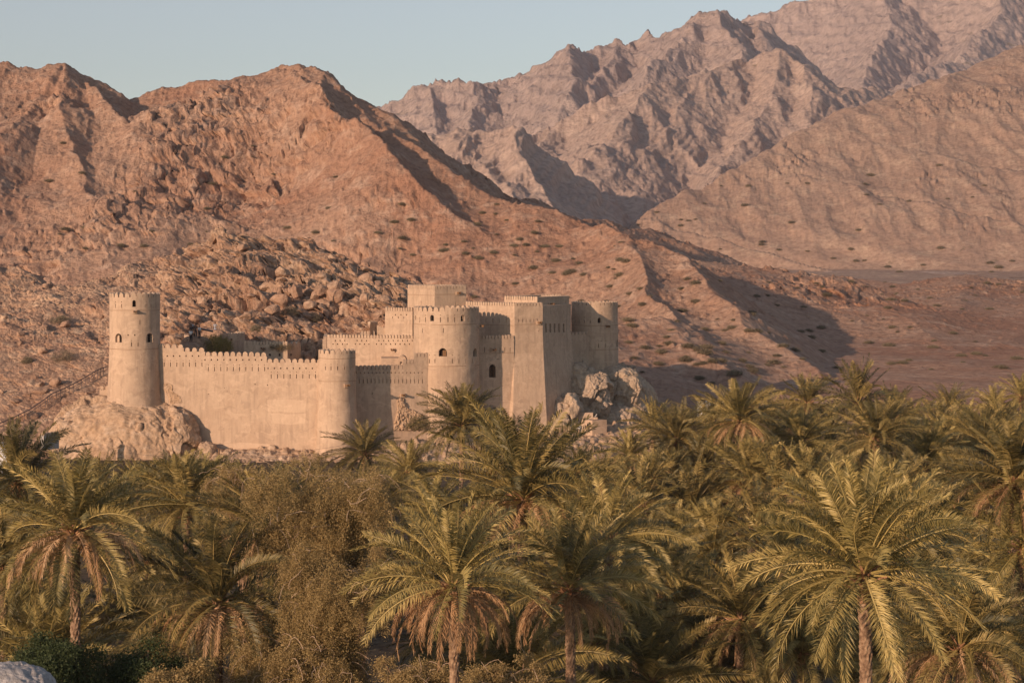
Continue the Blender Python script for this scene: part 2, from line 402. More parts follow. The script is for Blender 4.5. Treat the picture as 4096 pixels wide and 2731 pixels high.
def near_d(X, Y, Z, U):
    a = np.clip((Z - floor_z(Y)) / 10, 0, 1); oc = sstep(0.0, 0.3, fbm(X / 50, Y / 50, 12.0, 3))
    w = fbm(X / 9, Y / 9, Z / 9, 3) * 0.8
    Q1, E1 = facets(X / 5 + w, Y / 7, Z / 3.2 + w, seed=51, tilt=0.9)
    d = a * (0.13 + oc) * (1.6 * (Q1 - 0.5) - 0.6 * np.exp(-(E1 / 0.06) ** 2)) + a * fbm(X / 2.2, Y / 2.6, Z / 1.6, 3, 0.6) * 0.5
    return -0.55 * d, -0.75 * d, 0.3 * d
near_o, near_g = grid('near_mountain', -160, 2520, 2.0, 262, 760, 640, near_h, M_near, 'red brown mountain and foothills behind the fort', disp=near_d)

# ---- rocky hill directly behind the fort
hill_r = [
 dict(p=[(-200,600,318),(0,614,312),(60,627,308),(110,652,306),(170,690,300),(230,730,296)], s=0.5, f=0.34),
 dict(p=[(100,700,300),(180,668,305),(250,642,312),(330,602,322),(430,577,330),(480,547,335),(560,538,338),(640,540,338),(700,552,335),(780,582,328),(850,617,318),(900,652,310),(935,692,302),(990,780,292),(1060,850,285)], s=0.5, f=0.19),
 dict(p=[(300,640,310),(420,640,305),(540,650,302),(700,655,300)], s=0.22),
 dict(p=[(-100,850,262),(60,900,256),(150,930,250),(260,905,254),(300,880,262)], s=0.35),
]
def hill_h(X, Y, U):
    wx = fbm(X / 14, Y / 14, 1.1, 4) * 3.2; wy = fbm(X / 14, Y / 14, 5.5, 4) * 3.2
    H = tents(X + wx, Y + wy, hill_r, 2.5)
    H = H + (fbm(X / 16, Y / 16, 2.0, 5, 0.5, True) - 0.4) * 1.6
    ft = (H / 2.6 + fbm(X / 9, Y / 9, 21.0, 4) * 0.9) % 1
    H = H + sstep(300, 430, U) * (1 - sstep(880, 960, U)) * sstep(262, 280, Y) * 1.4 * (sstep(0.6, 0.92, ft) - ft)
    msk = sstep(300, 430, U) * (1 - sstep(880, 960, U)) * sstep(262, 275, Y)
    oc = sstep(-0.18, 0.15, fbm(X / 15, Y / 15, 12.0, 3)) * msk + (1 - msk) * sstep(0.05, 0.3, fbm(X / 12, Y / 12, 18.0, 3)) * 0.6
    Q, E = facets((X + wx) / 4.6, (Y + wy) / 5.2, tilt=1.0)
    H = H + (0.02 + oc) * (Q * 1.25 - 0.7 - 0.5 * np.exp(-(E / 0.09) ** 2))
    Q, E = facets((X + wx * 1.5) / 9.0, (Y + wy) / 8.0, seed=31, tilt=1.0)
    H = H + sstep(0.0, 0.5, oc) * (Q - 0.5) * 1.3
    Q, E = facets((X + wx) / 1.5, (Y + wy) / 2.0, seed=9, tilt=1.4)
    H = H + (0.15 + oc * 0.15) * (Q * 0.5 - 0.25 - 0.25 * np.exp(-(E / 0.1) ** 2))
    Q, E = facets(X / 0.55, Y / 0.75, seed=19, tilt=1.5)
    H = H + Q * 0.06
    H = H + fbm(X / 2.5, Y / 2.5, 3.3, 4, 0.6) * 0.5
    left = 1 - sstep(268, 340, U)
    lo = 238 * left + 257 * (1 - left)
    m = sstep(lo, lo + 9, Y) * (1 - sstep(1000, 1090, U) * (1 - sstep(290, 300, Y)) )
    H = np.minimum(H, 0.33 * (Y - 238) + (H - 8) * 0.12 + 40 * (1 - left))
    return H * m + (1 - m) * (-2.0)
def hill_d(X, Y, Z, U):
    """blocks and ledges pushed out sideways from the slope"""
    msk = sstep(300, 430, U) * (1 - sstep(900, 980, U)) * 0.8 + 0.2
    w = fbm(X / 3, Y / 3, Z / 3, 3) * 0.8
    Q1, E1 = facets(X / 2.6 + w, Y / 3.2, Z / 1.5 + w, seed=41, tilt=0.9)
    Q2, E2 = facets(X / 0.95, Y / 1.3, Z / 0.7 + w, seed=43, tilt=1.0)
    d = msk * (1.5 * (Q1 - 0.5) - 0.7 * np.exp(-(E1 / 0.07) ** 2)) + (0.35 + 0.65 * msk) * (0.5 * (Q2 - 0.5) - 0.25 * np.exp(-(E2 / 0.08) ** 2))
    return -0.55 * d, -0.75 * d, 0.35 * d
hill_o, hill_g = grid('rocky_hill', -120, 1160, 1.5, 237, 350, 620, hill_h, M_hill, 'boulder strewn rocky hill right behind the fort', disp=hill_d)
hill_z = sampler(hill_g); near_z = sampler(near_g); mid_z = sampler(slope_g)

# ---- ground sheet, soil of the palm grove, out to the horizon
gm, gt, gb = newmat('grove_soil', 0.95, 0.1)
gp = pos(gt); gn = noise(gt, gp, 0.8, 8, 0.65)
gt.links.new(ramp(gt, gn, [(0.35, (0.06, 0.045, 0.03)), (0.55, (0.12, 0.09, 0.06)), (0.7, (0.17, 0.14, 0.09))]), gb.inputs['Base Color']); bump(gt, gb, gn, 0.8, 0.15)
xs = np.concatenate([np.linspace(-4700, -200, 12), np.linspace(-160, 160, 161), np.linspace(200, 4700, 12)])
ys = np.concatenate([np.linspace(-400, 10, 8), np.linspace(20, 290, 136), np.linspace(400, 5800, 14)])
GX, GY = np.meshgrid(xs, ys); GZ = fbm(GX / 9, GY / 9, 2.0, 3) * 0.35 * ((np.abs(GX) < 170) & (GY > 15) & (GY < 236)) - 0.1
nc = len(xs); ii = np.arange((len(ys) - 1) * nc).reshape(len(ys) - 1, nc)[:, :-1].ravel()
ob('ground', npmesh('ground', np.stack([GX, GY, GZ], -1), np.stack([ii, ii + 1, ii + nc + 1, ii + nc], 1), gm, True), kind='structure')

# ---- rock masses built as displaced solids
def ico(level):
    bm = bmesh.new(); bmesh.ops.create_icosphere(bm, subdivisions=level, radius=1)
    V = np.array([v.co[:] for v in bm.verts], dtype=np.float32); Fc = np.array([[v.index for v in f.verts] for f in bm.faces], dtype=np.int32); bm.free(); return V, Fc
ICO = {}
def rock(c, r, seed=0, level=5, cell=2.5, amp=0.35, crack=0.12, flat=0.0, rz=0.0, box=0.5):
    if level not in ICO: ICO[level] = ico(level)
    V, Fc = ICO[level]
    # squarer than a ball
    W = np.sign(V) * np.abs(V) ** (1 - 0.35 * box); W = W * (1.0 / np.maximum(np.abs(W).max(1), 1e-6))[:, None] * 0.0 + W
    P = W * np.array(r, dtype=np.float32)
    ca, sa = math.cos(rz), math.sin(rz); P = np.stack([P[:, 0] * ca - P[:, 1] * sa, P[:, 0] * sa + P[:, 1] * ca, P[:, 2]], 1)
    Q = P + seed * 13.7
    Nn = V / np.array(r, dtype=np.float32); Nn /= np.linalg.norm(Nn, axis=1)[:, None]
    Nn = np.stack([Nn[:, 0] * ca - Nn[:, 1] * sa, Nn[:, 0] * sa + Nn[:, 1] * ca, Nn[:, 2]], 1)
    s = 1.0 / cell
    w = fbm(Q[:, 0] * s * .9, Q[:, 1] * s * .9, Q[:, 2] * s * .9, 4) * 1.5
    w2 = fbm(Q[:, 0] * s * .9 + 9, Q[:, 1] * s * .9, Q[:, 2] * s * .9 + 5, 4) * 1.5
    mk = sstep(-0.15, 0.25, fbm(Q[:, 0] * s * .7 + 3, Q[:, 1] * s * .7, Q[:, 2] * s * .7, 3))
    H1, E1 = facets(Q[:, 0] * s + w, Q[:, 1] * s + w2, Q[:, 2] * s * 0.55 - w, tilt=0.9)
    d = amp * cell * ((H1 - 0.5) * 0.45 * (0.4 + mk) + fbm(Q[:, 0] * s, Q[:, 1] * s, Q[:, 2] * s, 7, 0.56) * 0.95)
    d = d - crack * cell * mk * np.exp(-(E1 / 0.035) ** 2)
    H1, E1 = facets(Q[:, 0] * s * 2.7 + w2 * 1.5, Q[:, 1] * s * 2.7 + w, Q[:, 2] * s * 1.5, seed=5, tilt=1.2)
    d = d + amp * cell * 0.12 * (H1 - .5) - crack * cell * 0.35 * (1 - mk * 0.6) * np.exp(-(E1 / 0.04) ** 2)
    d = d + amp * cell * 0.10 * fbm(Q[:, 0] * s * 6, Q[:, 1] * s * 6, Q[:, 2] * s * 3, 3, 0.6, True)
    return P + Nn * d[:, None] + np.array(c, dtype=np.float32), Fc
def rocks(name, lst, mat, label, cat='rock', kind=None, origin=None, group=None, smooth=True):
    Vs = []; Fs = []; n = 0
    for a in lst:
        V, Fc = rock(**a); Vs.append(V); Fs.append(Fc + n); n += len(V)
    V = np.concatenate(Vs); o3 = np.array(origin if origin else lst[0]['c'], dtype=np.float32)
    o = ob(name, npmesh(name, V - o3, np.concatenate(Fs), mat, smooth)); o.location = [float(q) for q in o3]
    if kind: o['kind'] = kind
    else:
        o['category'] = cat
    o['label'] = label
    if group: o['group'] = group
    return o
# outcrop carrying the watch tower: crest about z 6, spans u 130..475
rocks('rock_outcrop', [
  dict(c=(-46.6, 250, -0.7), r=(9.3, 8.5, 7.3), seed=1, level=7, cell=5.2, amp=0.24, crack=0.05, box=1.0),
  dict(c=(-41.0, 247.2, -1.0), r=(4.0, 4.6, 6.6), seed=2, level=7, cell=4.6, amp=0.22, crack=0.05, box=1.0),
  dict(c=(-48.5, 244.5, -2.5), r=(6.5, 3.5, 6.0), seed=6, level=7, cell=4.2, amp=0.24, crack=0.05, box=1.0),
  dict(c=(-35.9, 243.6, 0.2), r=(1.2, 1.5, 1.5), seed=4, level=5, cell=1.8, amp=0.3),
  dict(c=(-37.0, 242.6, -0.3), r=(0.9, 1.2, 1.1), seed=5, level=5, cell=1.4, amp=0.3),
 ], M_tan, 'big pale cracked rock outcrop under the left watch tower', 'rock outcrop')
def br(u, v, d, ru, rv, rd, seed, cell=2.2, level=6, **k):
    cell = cell * 1.7; k = dict(dict(amp=0.32, crack=0.06, box=1.0), **k); ru *= 0.9; rv *= 0.9
    p = WS(u, v, d); s = d / F
    return dict(c=(p.x, p.y, p.z), r=(ru * s, rd, rv * s), seed=seed, cell=cell, level=level, **k)
rocks('crag', [
  br(2420, 1610, 272, 170, 130, 4.5, 15, 3.2, 7), br(2335, 1600, 266, 110, 120, 3.5, 14, 3.0, 7), br(2262, 1650, 260.5, 85, 80, 3.0, 11, 2.4), br(2240, 1720, 258.5, 70, 70, 2.5, 12),
  br(2500, 1620, 271, 75, 130, 3.2, 16, 2.6), br(2440, 1715, 267, 130, 90, 3.5, 18, 3.0), br(2320, 1740, 261, 110, 80, 3.0, 13, 2.6),
  br(2312, 1480, 265.5, 40, 26, 1.6, 20, 1.0), br(2338, 1512, 265.5, 46, 26, 1.8, 21, 1.0), br(2300, 1530, 265, 34, 40, 1.4, 22, 1.0),
  br(2545, 1700, 268, 45, 70, 2.0, 23), br(2215, 1650, 259, 26, 42, 0.9, 27, 1.0, 5), br(2430, 1505, 272, 125, 40, 3.8, 28, 3.0), br(2390, 1790, 264, 170, 50, 3.0, 25),
 br(2575, 1720, 272, 70, 70, 3.0, 35, 2.2), br(2530, 1590, 274, 60, 70, 3.0, 36, 2.2), br(2620, 1765, 272, 50, 45, 2.0, 37, 1.8, 5), br(2410, 1650, 277, 210, 175, 6.0, 33, 3.4, 7), br(2300, 1610, 270, 80, 90, 3.0, 34, 2.6),
 ], M_grey, 'grey and tan crag of piled rock under the right round tower', 'rock outcrop')
def bank_h(X, Y, U):
    t = sstep(236, 246, Y)
    H = -0.6 + 1.5 * t + 1.2 * sstep(246, 262, Y) * sstep(560, 900, U) + fbm(X / 6, Y / 6, 2.0, 4) * 0.6
    H = H + 1.0 * np.exp(-((U - 960) / 40) ** 2 - ((Y - 244) / 4) ** 2)
    F1, F2, C = worley(X / 0.9, Y / 1.3, seed=3)
    H = H + C ** 2 * 0.45 * np.clip((F2 - F1) * 2.5, 0, 1)
    F1, F2, C = worley(X / 0.35, Y / 0.5, seed=8)
    H = H + C ** 2 * 0.16
    return H - 3 * (1 - sstep(450, 500, U)) - 3 * sstep(1500, 1560, U)
grid('rubble_bank', 440, 1580, 1.6, 233, 268, 260, bank_h, M_tan, 'pale rubble bank along the foot of the fort walls')

# ============================================================ FORT
def plaster(name, c, c2, stain):
    m, t, b = newmat(name, 0.92, 0.15)
    p = pos(t)
    n1 = noise(t, p, 0.28, 6, 0.65, 0.8); n2 = noise(t, p, 3.0, 8, 0.65); n3 = noise(t, pos(t, (2.2, 2.2, 0.22)), 1.0, 6, 0.6, 0.3)
    col = mix(t, ramp(t, n1, [(0.35, (0, 0, 0)), (0.65, (1, 1, 1))]), c, c2)
    col = mix(t, math_(t, 'MULTIPLY', ramp(t, n3, [(0.48, (0, 0, 0)), (0.72, (1, 1, 1))]), 0.7), col, stain)
    np_ = noise(t, p, 0.8, 3, 0.5, 1.2)
    col = mix(t, math_(t, 'MULTIPLY', ramp(t, np_, [(0.60, (0, 0, 0)), (0.615, (1, 1, 1))]), 0.35), col, stain)
    n4 = noise(t, pos(t, (1, 1, 1.6)), 0.55, 4, 0.6, 1.6)
    col = mix(t, math_(t, 'MULTIPLY', ramp(t, n4, [(0.57, (0, 0, 0)), (0.58, (1, 1, 1))]), 0.4), col, tuple(min(1, x * 1.14) for x in c))
    col = mix(t, math_(t, 'MULTIPLY', ramp(t, n2, [(0.3, (1, 1, 1)), (0.55, (0, 0, 0))]), 0.25), col, stain)
    t.links.new(col, b.inputs['Base Color'])
    bp = bump(t, b, noise(t, p, 0.7, 4, 0.5), 0.35, 0.35)
    bump(t, b, n2, 0.3, 0.05, bp)
    return m
M_plast = plaster('tan_lime_plaster', (0.52, 0.385, 0.275), (0.445, 0.32, 0.225), (0.31, 0.225, 0.165))
M_dark, _, _b = newmat('painted_recess_shade', 0.95, 0.0); _b.inputs['Base Color'].default_value = (0.035, 0.025, 0.02, 1)  # near-black colour stands in for the unlit interior behind the openings
wm, wt, wb = newmat('weathered_wood', 0.8, 0.2); wn = noise(wt, pos(wt, (6, 6, 1)), 3, 5)
wt.links.new(ramp(wt, wn, [(0.3, (0.13, 0.07, 0.035)), (0.7, (0.27, 0.155, 0.08))]), wb.inputs['Base Color'])
M_wood = wm
M_line, _, _b = newmat('plaster_joint', 0.95, 0.1); _b.inputs['Base Color'].default_value = (0.30, 0.20, 0.13, 1)

def arch_profile(w, h, n=8):
    """outline of a round-topped opening, width w, total height h, base at 0"""
    r = w / 2; sp = h - r
    return [(-r, 0), (r, 0)] + [(r * math.cos(math.pi * i / n), sp + r * math.sin(math.pi * i / n)) for i in range(n + 1)]
def extrude(prof, fn, y0, y1):
    """prof in (s, z); fn(s, y, z) -> point"""
    n = len(prof)
    vs = [fn(s, y0, z) for s, z in prof] + [fn(s, y1, z) for s, z in prof]
    fs = [tuple(range(n)), tuple(range(2 * n - 1, n - 1, -1))] + [(i, i + n, (i + 1) % n + n, (i + 1) % n) for i in range(n)]
    return vs, fs
merl_cache = {}
def merlon_mesh(w, h, t, Rr=None):
    key = (round(w, 2), round(h, 2), round(t, 2), Rr)
    if key not in merl_cache:
        r = min(w / 2, h * 0.62); sp = h - r; n = 8
        prof = [(-w / 2, -0.02), (-w / 2 * 0.5, -0.02), (0, -0.02), (w / 4, -0.02), (w / 2, -0.02)] + [(w / 2 * math.cos(math.pi * i / n), sp + r * math.sin(math.pi * i / n)) for i in range(n + 1)]
        mb = MB()
        if Rr is None: fn = lambda s, y, z: (s, y, z)
        else: fn = lambda s, y, z: ((Rr - y) * math.sin(s / Rr), Rr - (Rr - y) * math.cos(s / Rr), z)
        vs, fs = extrude(prof, fn, 0.0, t)
        # keep the rounded front as strips so that it follows the curve
        mb.add(vs, fs[2:])
        nn = len(prof)
        for off, flip in ((0, False), (nn, True)):
            c = fn(0, 0 if off == 0 else t, sp * 0.5); b0 = len(mb.v); mb.v.append(tuple(c))
            for i in range(nn):
                f = (b0, off + i, off + (i + 1) % nn); mb.f.append(f[::-1] if flip else f)
        me = recalc(mb.mesh('merlon', M_plast)); merl_cache[key] = me
    return merl_cache[key]
def carve(o, cutters):
    if not cutters.v: return
    cm = recalc(cutters.mesh('cut')); co = bpy.data.objects.new('cut', cm); COL.objects.link(co)
    co.location = o.matrix_basis.translation; co.parent = o.parent; co.rotation_euler = o.rotation_euler
    md = o.modifiers.new('b', 'BOOLEAN'); md.operation = 'DIFFERENCE'; md.object = co; md.solver = 'EXACT'
    bpy.context.view_layer.update()
    dg = bpy.context.evaluated_depsgraph_get()
    me = bpy.data.meshes.new_from_object(o.evaluated_get(dg)); o.modifiers.clear(); old = o.data
    if len(me.polygons) > 4: o.data = me
    bpy.data.objects.remove(co); bpy.data.meshes.remove(cm)
def spout(parent, fr, s, z, ln=0.75, lift=0.0, blk=True):
    """fr(s, y, z) maps face coordinates (y outwards is negative) to parent space"""
    if blk:
        mb = MB(); vs = [fr(s + a, b, z + c) for c in (-0.26, 0.2) for a, b in ((-0.24, -0.22), (0.24, -0.22), (0.24, 0.1), (-0.24, 0.1))]
        mb.add(vs, [(3, 2, 1, 0), (4, 5, 6, 7), (0, 1, 5, 4), (1, 2, 6, 5), (2, 3, 7, 6), (3, 0, 4, 7)])
        bo = ob('spout_block', mb.mesh('spout_block', M_plast), parent)
    else: bo = parent
    mb = MB(); y0 = -0.2 if blk else 0.1; y1 = -ln
    for a0, a1, c0, c1 in ((-0.17, 0.17, -0.1, -0.04), (-0.17, -0.11, -0.037, 0.12), (0.11, 0.17, -0.037, 0.12)):
        vs = [fr(s + a, b, z + c + (lift if b == y1 else 0)) for c in (c0, c1) for a, b in ((a0, y1), (a1, y1), (a1, y0), (a0, y0))]
        mb.add(vs, [(3, 2, 1, 0), (4, 5, 6, 7), (0, 1, 5, 4), (1, 2, 6, 5), (2, 3, 7, 6), (3, 0, 4, 7)])
    ob('waterspout', mb.mesh('waterspout', M_wood), bo)
def openings(parent, fr, feats, cut):
    """feats: (kind, s, z[, size]) in face coordinates; adds cutters and back plates"""
    for ft in feats:
        kind, s, z = ft[:3]
        if kind == 'spout': spout(parent, fr, s, z, *(ft[3:])); continue
        sc = ft[3] if len(ft) > 3 else 1.0
        if kind == 'slit': sc = sc if sc < 0.65 else sc * 0.55; prof = [(-0.045, -0.5 * sc), (0.045, -0.5 * sc), (0.045, 0.5 * sc), (-0.045, 0.5 * sc)]; dep = 0.45; nm = 'arrow_slit'
        elif kind == 'hole': prof = [(-0.07 * sc, -0.09 * sc), (0.07 * sc, -0.09 * sc), (0.07 * sc, 0.09 * sc), (-0.07 * sc, 0.09 * sc)]; dep = 0.35; nm = 'peep_hole'
        elif kind == 'arch': w, h = ft[3]; prof = [(a, b + 0) for a, b in arch_profile(w, h)]; dep = 0.5; nm = 'arched_window'
        elif kind == 'rect': w, h = ft[3]; prof = [(-w / 2, 0), (w / 2, 0), (w / 2, h), (-w / 2, h)]; dep = 0.5; nm = 'window'
        P = lambda a, y, c: fr(s + a, y, z + c)
        vs, fs = extrude(prof, P, -0.6, dep); cut.add(vs, fs)
        mb = MB()  # back plate closing the opening, its darkness painted on
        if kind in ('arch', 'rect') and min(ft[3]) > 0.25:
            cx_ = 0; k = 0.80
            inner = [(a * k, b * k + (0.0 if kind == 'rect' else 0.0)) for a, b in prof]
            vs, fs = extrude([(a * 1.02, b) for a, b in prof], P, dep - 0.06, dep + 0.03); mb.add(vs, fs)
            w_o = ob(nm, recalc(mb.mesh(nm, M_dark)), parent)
            if len(ft) > 4 and ft[4] == 'wood':
                m2 = MB(); w, h = ft[3]
                for a0, a1 in ((-w * 0.05, w * 0.17), (w * 0.19, w * 0.4)):
                    vs, fs = extrude([(a0, 0.02), (a1, 0.02), (a1, h * 0.72), (a0, h * 0.72)], P, dep - 0.13, dep - 0.075); m2.add(vs, fs)
                ob('shutter', recalc(m2.mesh('shutter', M_wood)), w_o)
            elif len(ft) > 4 and ft[4] == 'bars':
                m2 = MB(); w, h = ft[3]
                for q in range(1, 4):
                    a = -w / 2 + w * q / 4; vs, fs = extrude([(a - .02, 0.02), (a + .02, 0.02), (a + .02, h * .8), (a - .02, h * .8)], P, 0.2, 0.24); m2.add(vs, fs)
                ob('bars', recalc(m2.mesh('bars', M_wood)), w_o)
            elif len(ft) > 4 and ft[4] == 'half':
                # the opening sits to one side of the reveal
                m2 = MB(); w, h = ft[3]
                vs, fs = extrude([(-w / 2, 0.02), (-w * 0.1, 0.02), (-w * 0.1, h * 0.8), (-w / 2, h * 0.8)], P, dep - 0.2, dep - 0.075); m2.add(vs, fs)
                ob('reveal', recalc(m2.mesh('reveal', M_plast)), w_o)
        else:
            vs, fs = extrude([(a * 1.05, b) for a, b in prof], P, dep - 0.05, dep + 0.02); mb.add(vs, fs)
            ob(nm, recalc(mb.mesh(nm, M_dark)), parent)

def tower(label, uc, dc, prof, ftop, merl, feats=(), rings=(), name='round_tower', arc=None, cat='tower', bas=None):
    """prof: list of (v, radius px) from the top (gap level) down; merl: (v top, pitch px, width px)"""
    m = dc / F; C = WS(uc, HY, dc); zb = CAMZ - (prof[-1][0] - HY) * m
    root = empty(name, (C.x, C.y, zb), label, cat)
    zs = [(CAMZ - (v - HY) * m - zb, r * m) for v, r in prof]
    zt, rt = zs[0]; th = 0.38; n = 120
    # resample the profile finely, with the hand-smoothed waver of lime plaster
    L = [(zt, rt)]
    for (za, ra), (zb2, rb) in zip(zs[:-1], zs[1:]):
        k = max(1, int((za - zb2) / 0.5))
        for q in range(1, k + 1):
            t = q / k; L.append((za + (zb2 - za) * t, ra + (rb - ra) * t))
    inner = [(0.0, zt - 1.3), (rt - th, zt - 1.3), (rt - th, zt)]
    rings_ = [(r, z) for r, z in inner[1:]] + [(r, z) for z, r in L]
    V = []; Fc = []
    for r, z in rings_:
        for k in range(n):
            a = 2 * math.pi * k / n
            w = 1.0 if z > zt - 1.35 else 1 + 0.004 * math.sin(a * 3 + z) + 0.003 * math.sin(a * 7 - 2 * z)
            V.append((r * w * math.sin(a), -r * w * math.cos(a), z))
    m_ = len(rings_)
    for i in range(m_ - 1):
        for k in range(n):
            Fc.append((i * n + k, i * n + (k + 1) % n, (i + 1) * n + (k + 1) % n, (i + 1) * n + k))
    Fc.append(tuple(range(n))[::-1]); Fc.append(tuple((m_ - 1) * n + k for k in range(n)))
    mb = MB(); mb.add(V, Fc); shaft = ob('shaft', recalc(mb.mesh('shaft', M_plast)), root)
    def rad(z): return float(np.interp(-z, [-a for a, b in zs], [b for a, b in zs]))
    def fr_at(z0):
        Rz = rad(z0)
        return lambda s, y, z: ((Rz - y) * math.sin(s / Rz), -(Rz - y) * math.cos(s / Rz), z)
    cut = MB()
    for ft in feats:
        kind, u, v = ft[:3]; Rz = rad(CAMZ - (v - HY) * m - zb)
        sn = max(-0.985, min(0.985, (u - uc) * m / Rz)); ang = math.asin(sn)
        dd = dc - Rz * math.cos(ang); z = CAMZ - (v - HY) * dd / F - zb
        if kind in ('arch', 'rect'): pass
        openings(root, fr_at(z), [(kind, ang * Rz, z) + tuple(ft[3:])], cut)
    carve(shaft, cut)
    # merlons
    vt, pitch, wd_ = merl; h = (prof[0][0] - vt) * m; cnt = max(6, round(2 * math.pi * rt / (pitch * m))); w = 2 * math.pi * rt / cnt * (wd_ / pitch)
    me = merlon_mesh(w, h, th - 0.004, round(rt, 3))
    for k in range(cnt):
        a = 2 * math.pi * (k + 0.5) / cnt
        if arc and not (arc[0] <= math.degrees((a + math.pi) % (2 * math.pi) - math.pi) <= arc[1]): continue
        o = ob('merlon', me, root); o.location = (rt * math.sin(a), -rt * math.cos(a), zt); o.rotation_euler = (0, 0, a); o.scale = (random.uniform(.94, 1.03), 1, random.uniform(.92, 1.06))
    for v in rings:
        z = CAMZ - (v - HY) * m - zb + rad(0) * 0; Rz = rad(z)
        V = []; Fc = []
        pr = [(Rz - 0.05, z - 0.03), (Rz + 0.02, z - 0.03), (Rz + 0.02, z + 0.025), (Rz - 0.05, z + 0.04)]
        for i, (r, zz) in enumerate(pr):
            for k in range(n):
                a = 2 * math.pi * k / n; V.append((r * math.sin(a), -r * math.cos(a), zz + 0.02 * math.sin(3 * a + v)))
        for i in range(4):
            for k in range(n):
                Fc.append((i * n + k, i * n + (k + 1) % n, ((i + 1) % 4) * n + (k + 1) % n, ((i + 1) % 4) * n + k))
        mb = MB(); mb.add(V, Fc); ob('string_course', recalc(mb.mesh('string_course', M_line)), root)
    return root

def wall(label, A, B, vbot, steps, merl, feats=(), rings=(), th=0.9, name='curtain_wall', batter=0.0, cat='wall', extra=None):
    """A, B: (u, depth) of the ends; steps: (u0, u1, v gap level, v merlon top); merl: (pitch px, width px)"""
    a = WS(A[0], HY, A[1]); b = WS(B[0], HY, B[1]); T = Vector((b.x - a.x, b.y - a.y, 0)); Ln = T.length; T.normalize()
    zb = CAMZ - (vbot - HY) * A[1] / F
    rz = math.atan2(T.y, T.x)
    root = empty(name, (a.x, a.y, zb), label, cat, rz=rz)
    def sd_(u):
        k = (u - 2048) / F; return (k * a.y - a.x) / (T.x - k * T.y)
    def zz(v, s): return CAMZ - (v - HY) * (a.y + s * T.y) / F - zb
    prof = [(0, 0), (Ln, 0)]; top = []
    for u0, u1, vg, vt in steps:
        s0, s1 = max(0, sd_(u0)), min(Ln, sd_(u1)); top.append((s0, s1, zz(vg, (s0 + s1) / 2), zz(vt, (s0 + s1) / 2)))
    top[0] = (0.0,) + top[0][1:]; top[-1] = (top[-1][0], Ln) + top[-1][2:]
    for i in range(1, len(top)): top[i] = (top[i - 1][1],) + top[i][1:]
    for s0, s1, zg, zt in reversed(top): prof += [(s1, zg), (s0, zg)]
    cl = [prof[0]]
    for p in prof[1:]:
        if (p[0] - cl[-1][0]) ** 2 + (p[1] - cl[-1][1]) ** 2 > 1e-6: cl.append(p)
    zmax = max(t[2] for t in top)
    fn = lambda s, y, z: (s, y - (batter * (1 - z / zmax) ** 1.3 if (y < th / 2 and z < zmax) else 0), z)
    vs, fs = extrude(cl, lambda s, y, z: (s, y, z), 0.0, th)
    mb = MB(); mb.add(vs, fs); body = ob('masonry', recalc(mb.mesh('masonry', M_plast)), root)
    if batter:
        for v in body.data.vertices:
            if v.co.y < th / 2 and v.co.z < 0.01: v.co.y -= batter
    fr = lambda s, y, z: (s, y, z)
    F2 = [];
    for ft in feats:
        s = sd_(ft[1]); F2.append((ft[0], s, zz(ft[2], s)) + tuple(ft[3:]))
    cut = MB(); openings(root, fr, F2, cut); carve(body, cut)
    md = A[1] / F; pc = merl[0] * md / max(0.2, T.x); w = pc * merl[1] / merl[0]
    for s0, s1, zg, zt in top:
        k = max(1, round((s1 - s0) / pc)); me = merlon_mesh(min(w, (s1 - s0) / k * merl[1] / merl[0]), zt - zg, min(th, 0.38) - 0.004)
        for q in range(k):
            o = ob('merlon', me, root); o.location = (s0 + (s1 - s0) * (q + 0.5) / k, 0.0, zg); o.scale = (random.uniform(.93, 1.03), 1, random.uniform(.9, 1.06))
    for v in rings:
        mb = MB(); m1 = (zz(v, 0)); mb.box((Ln / 2, -0.0, m1), (Ln - 0.02, 0.04, 0.05)); ob('string_course', mb.mesh('string_course', M_line), root)
    return root

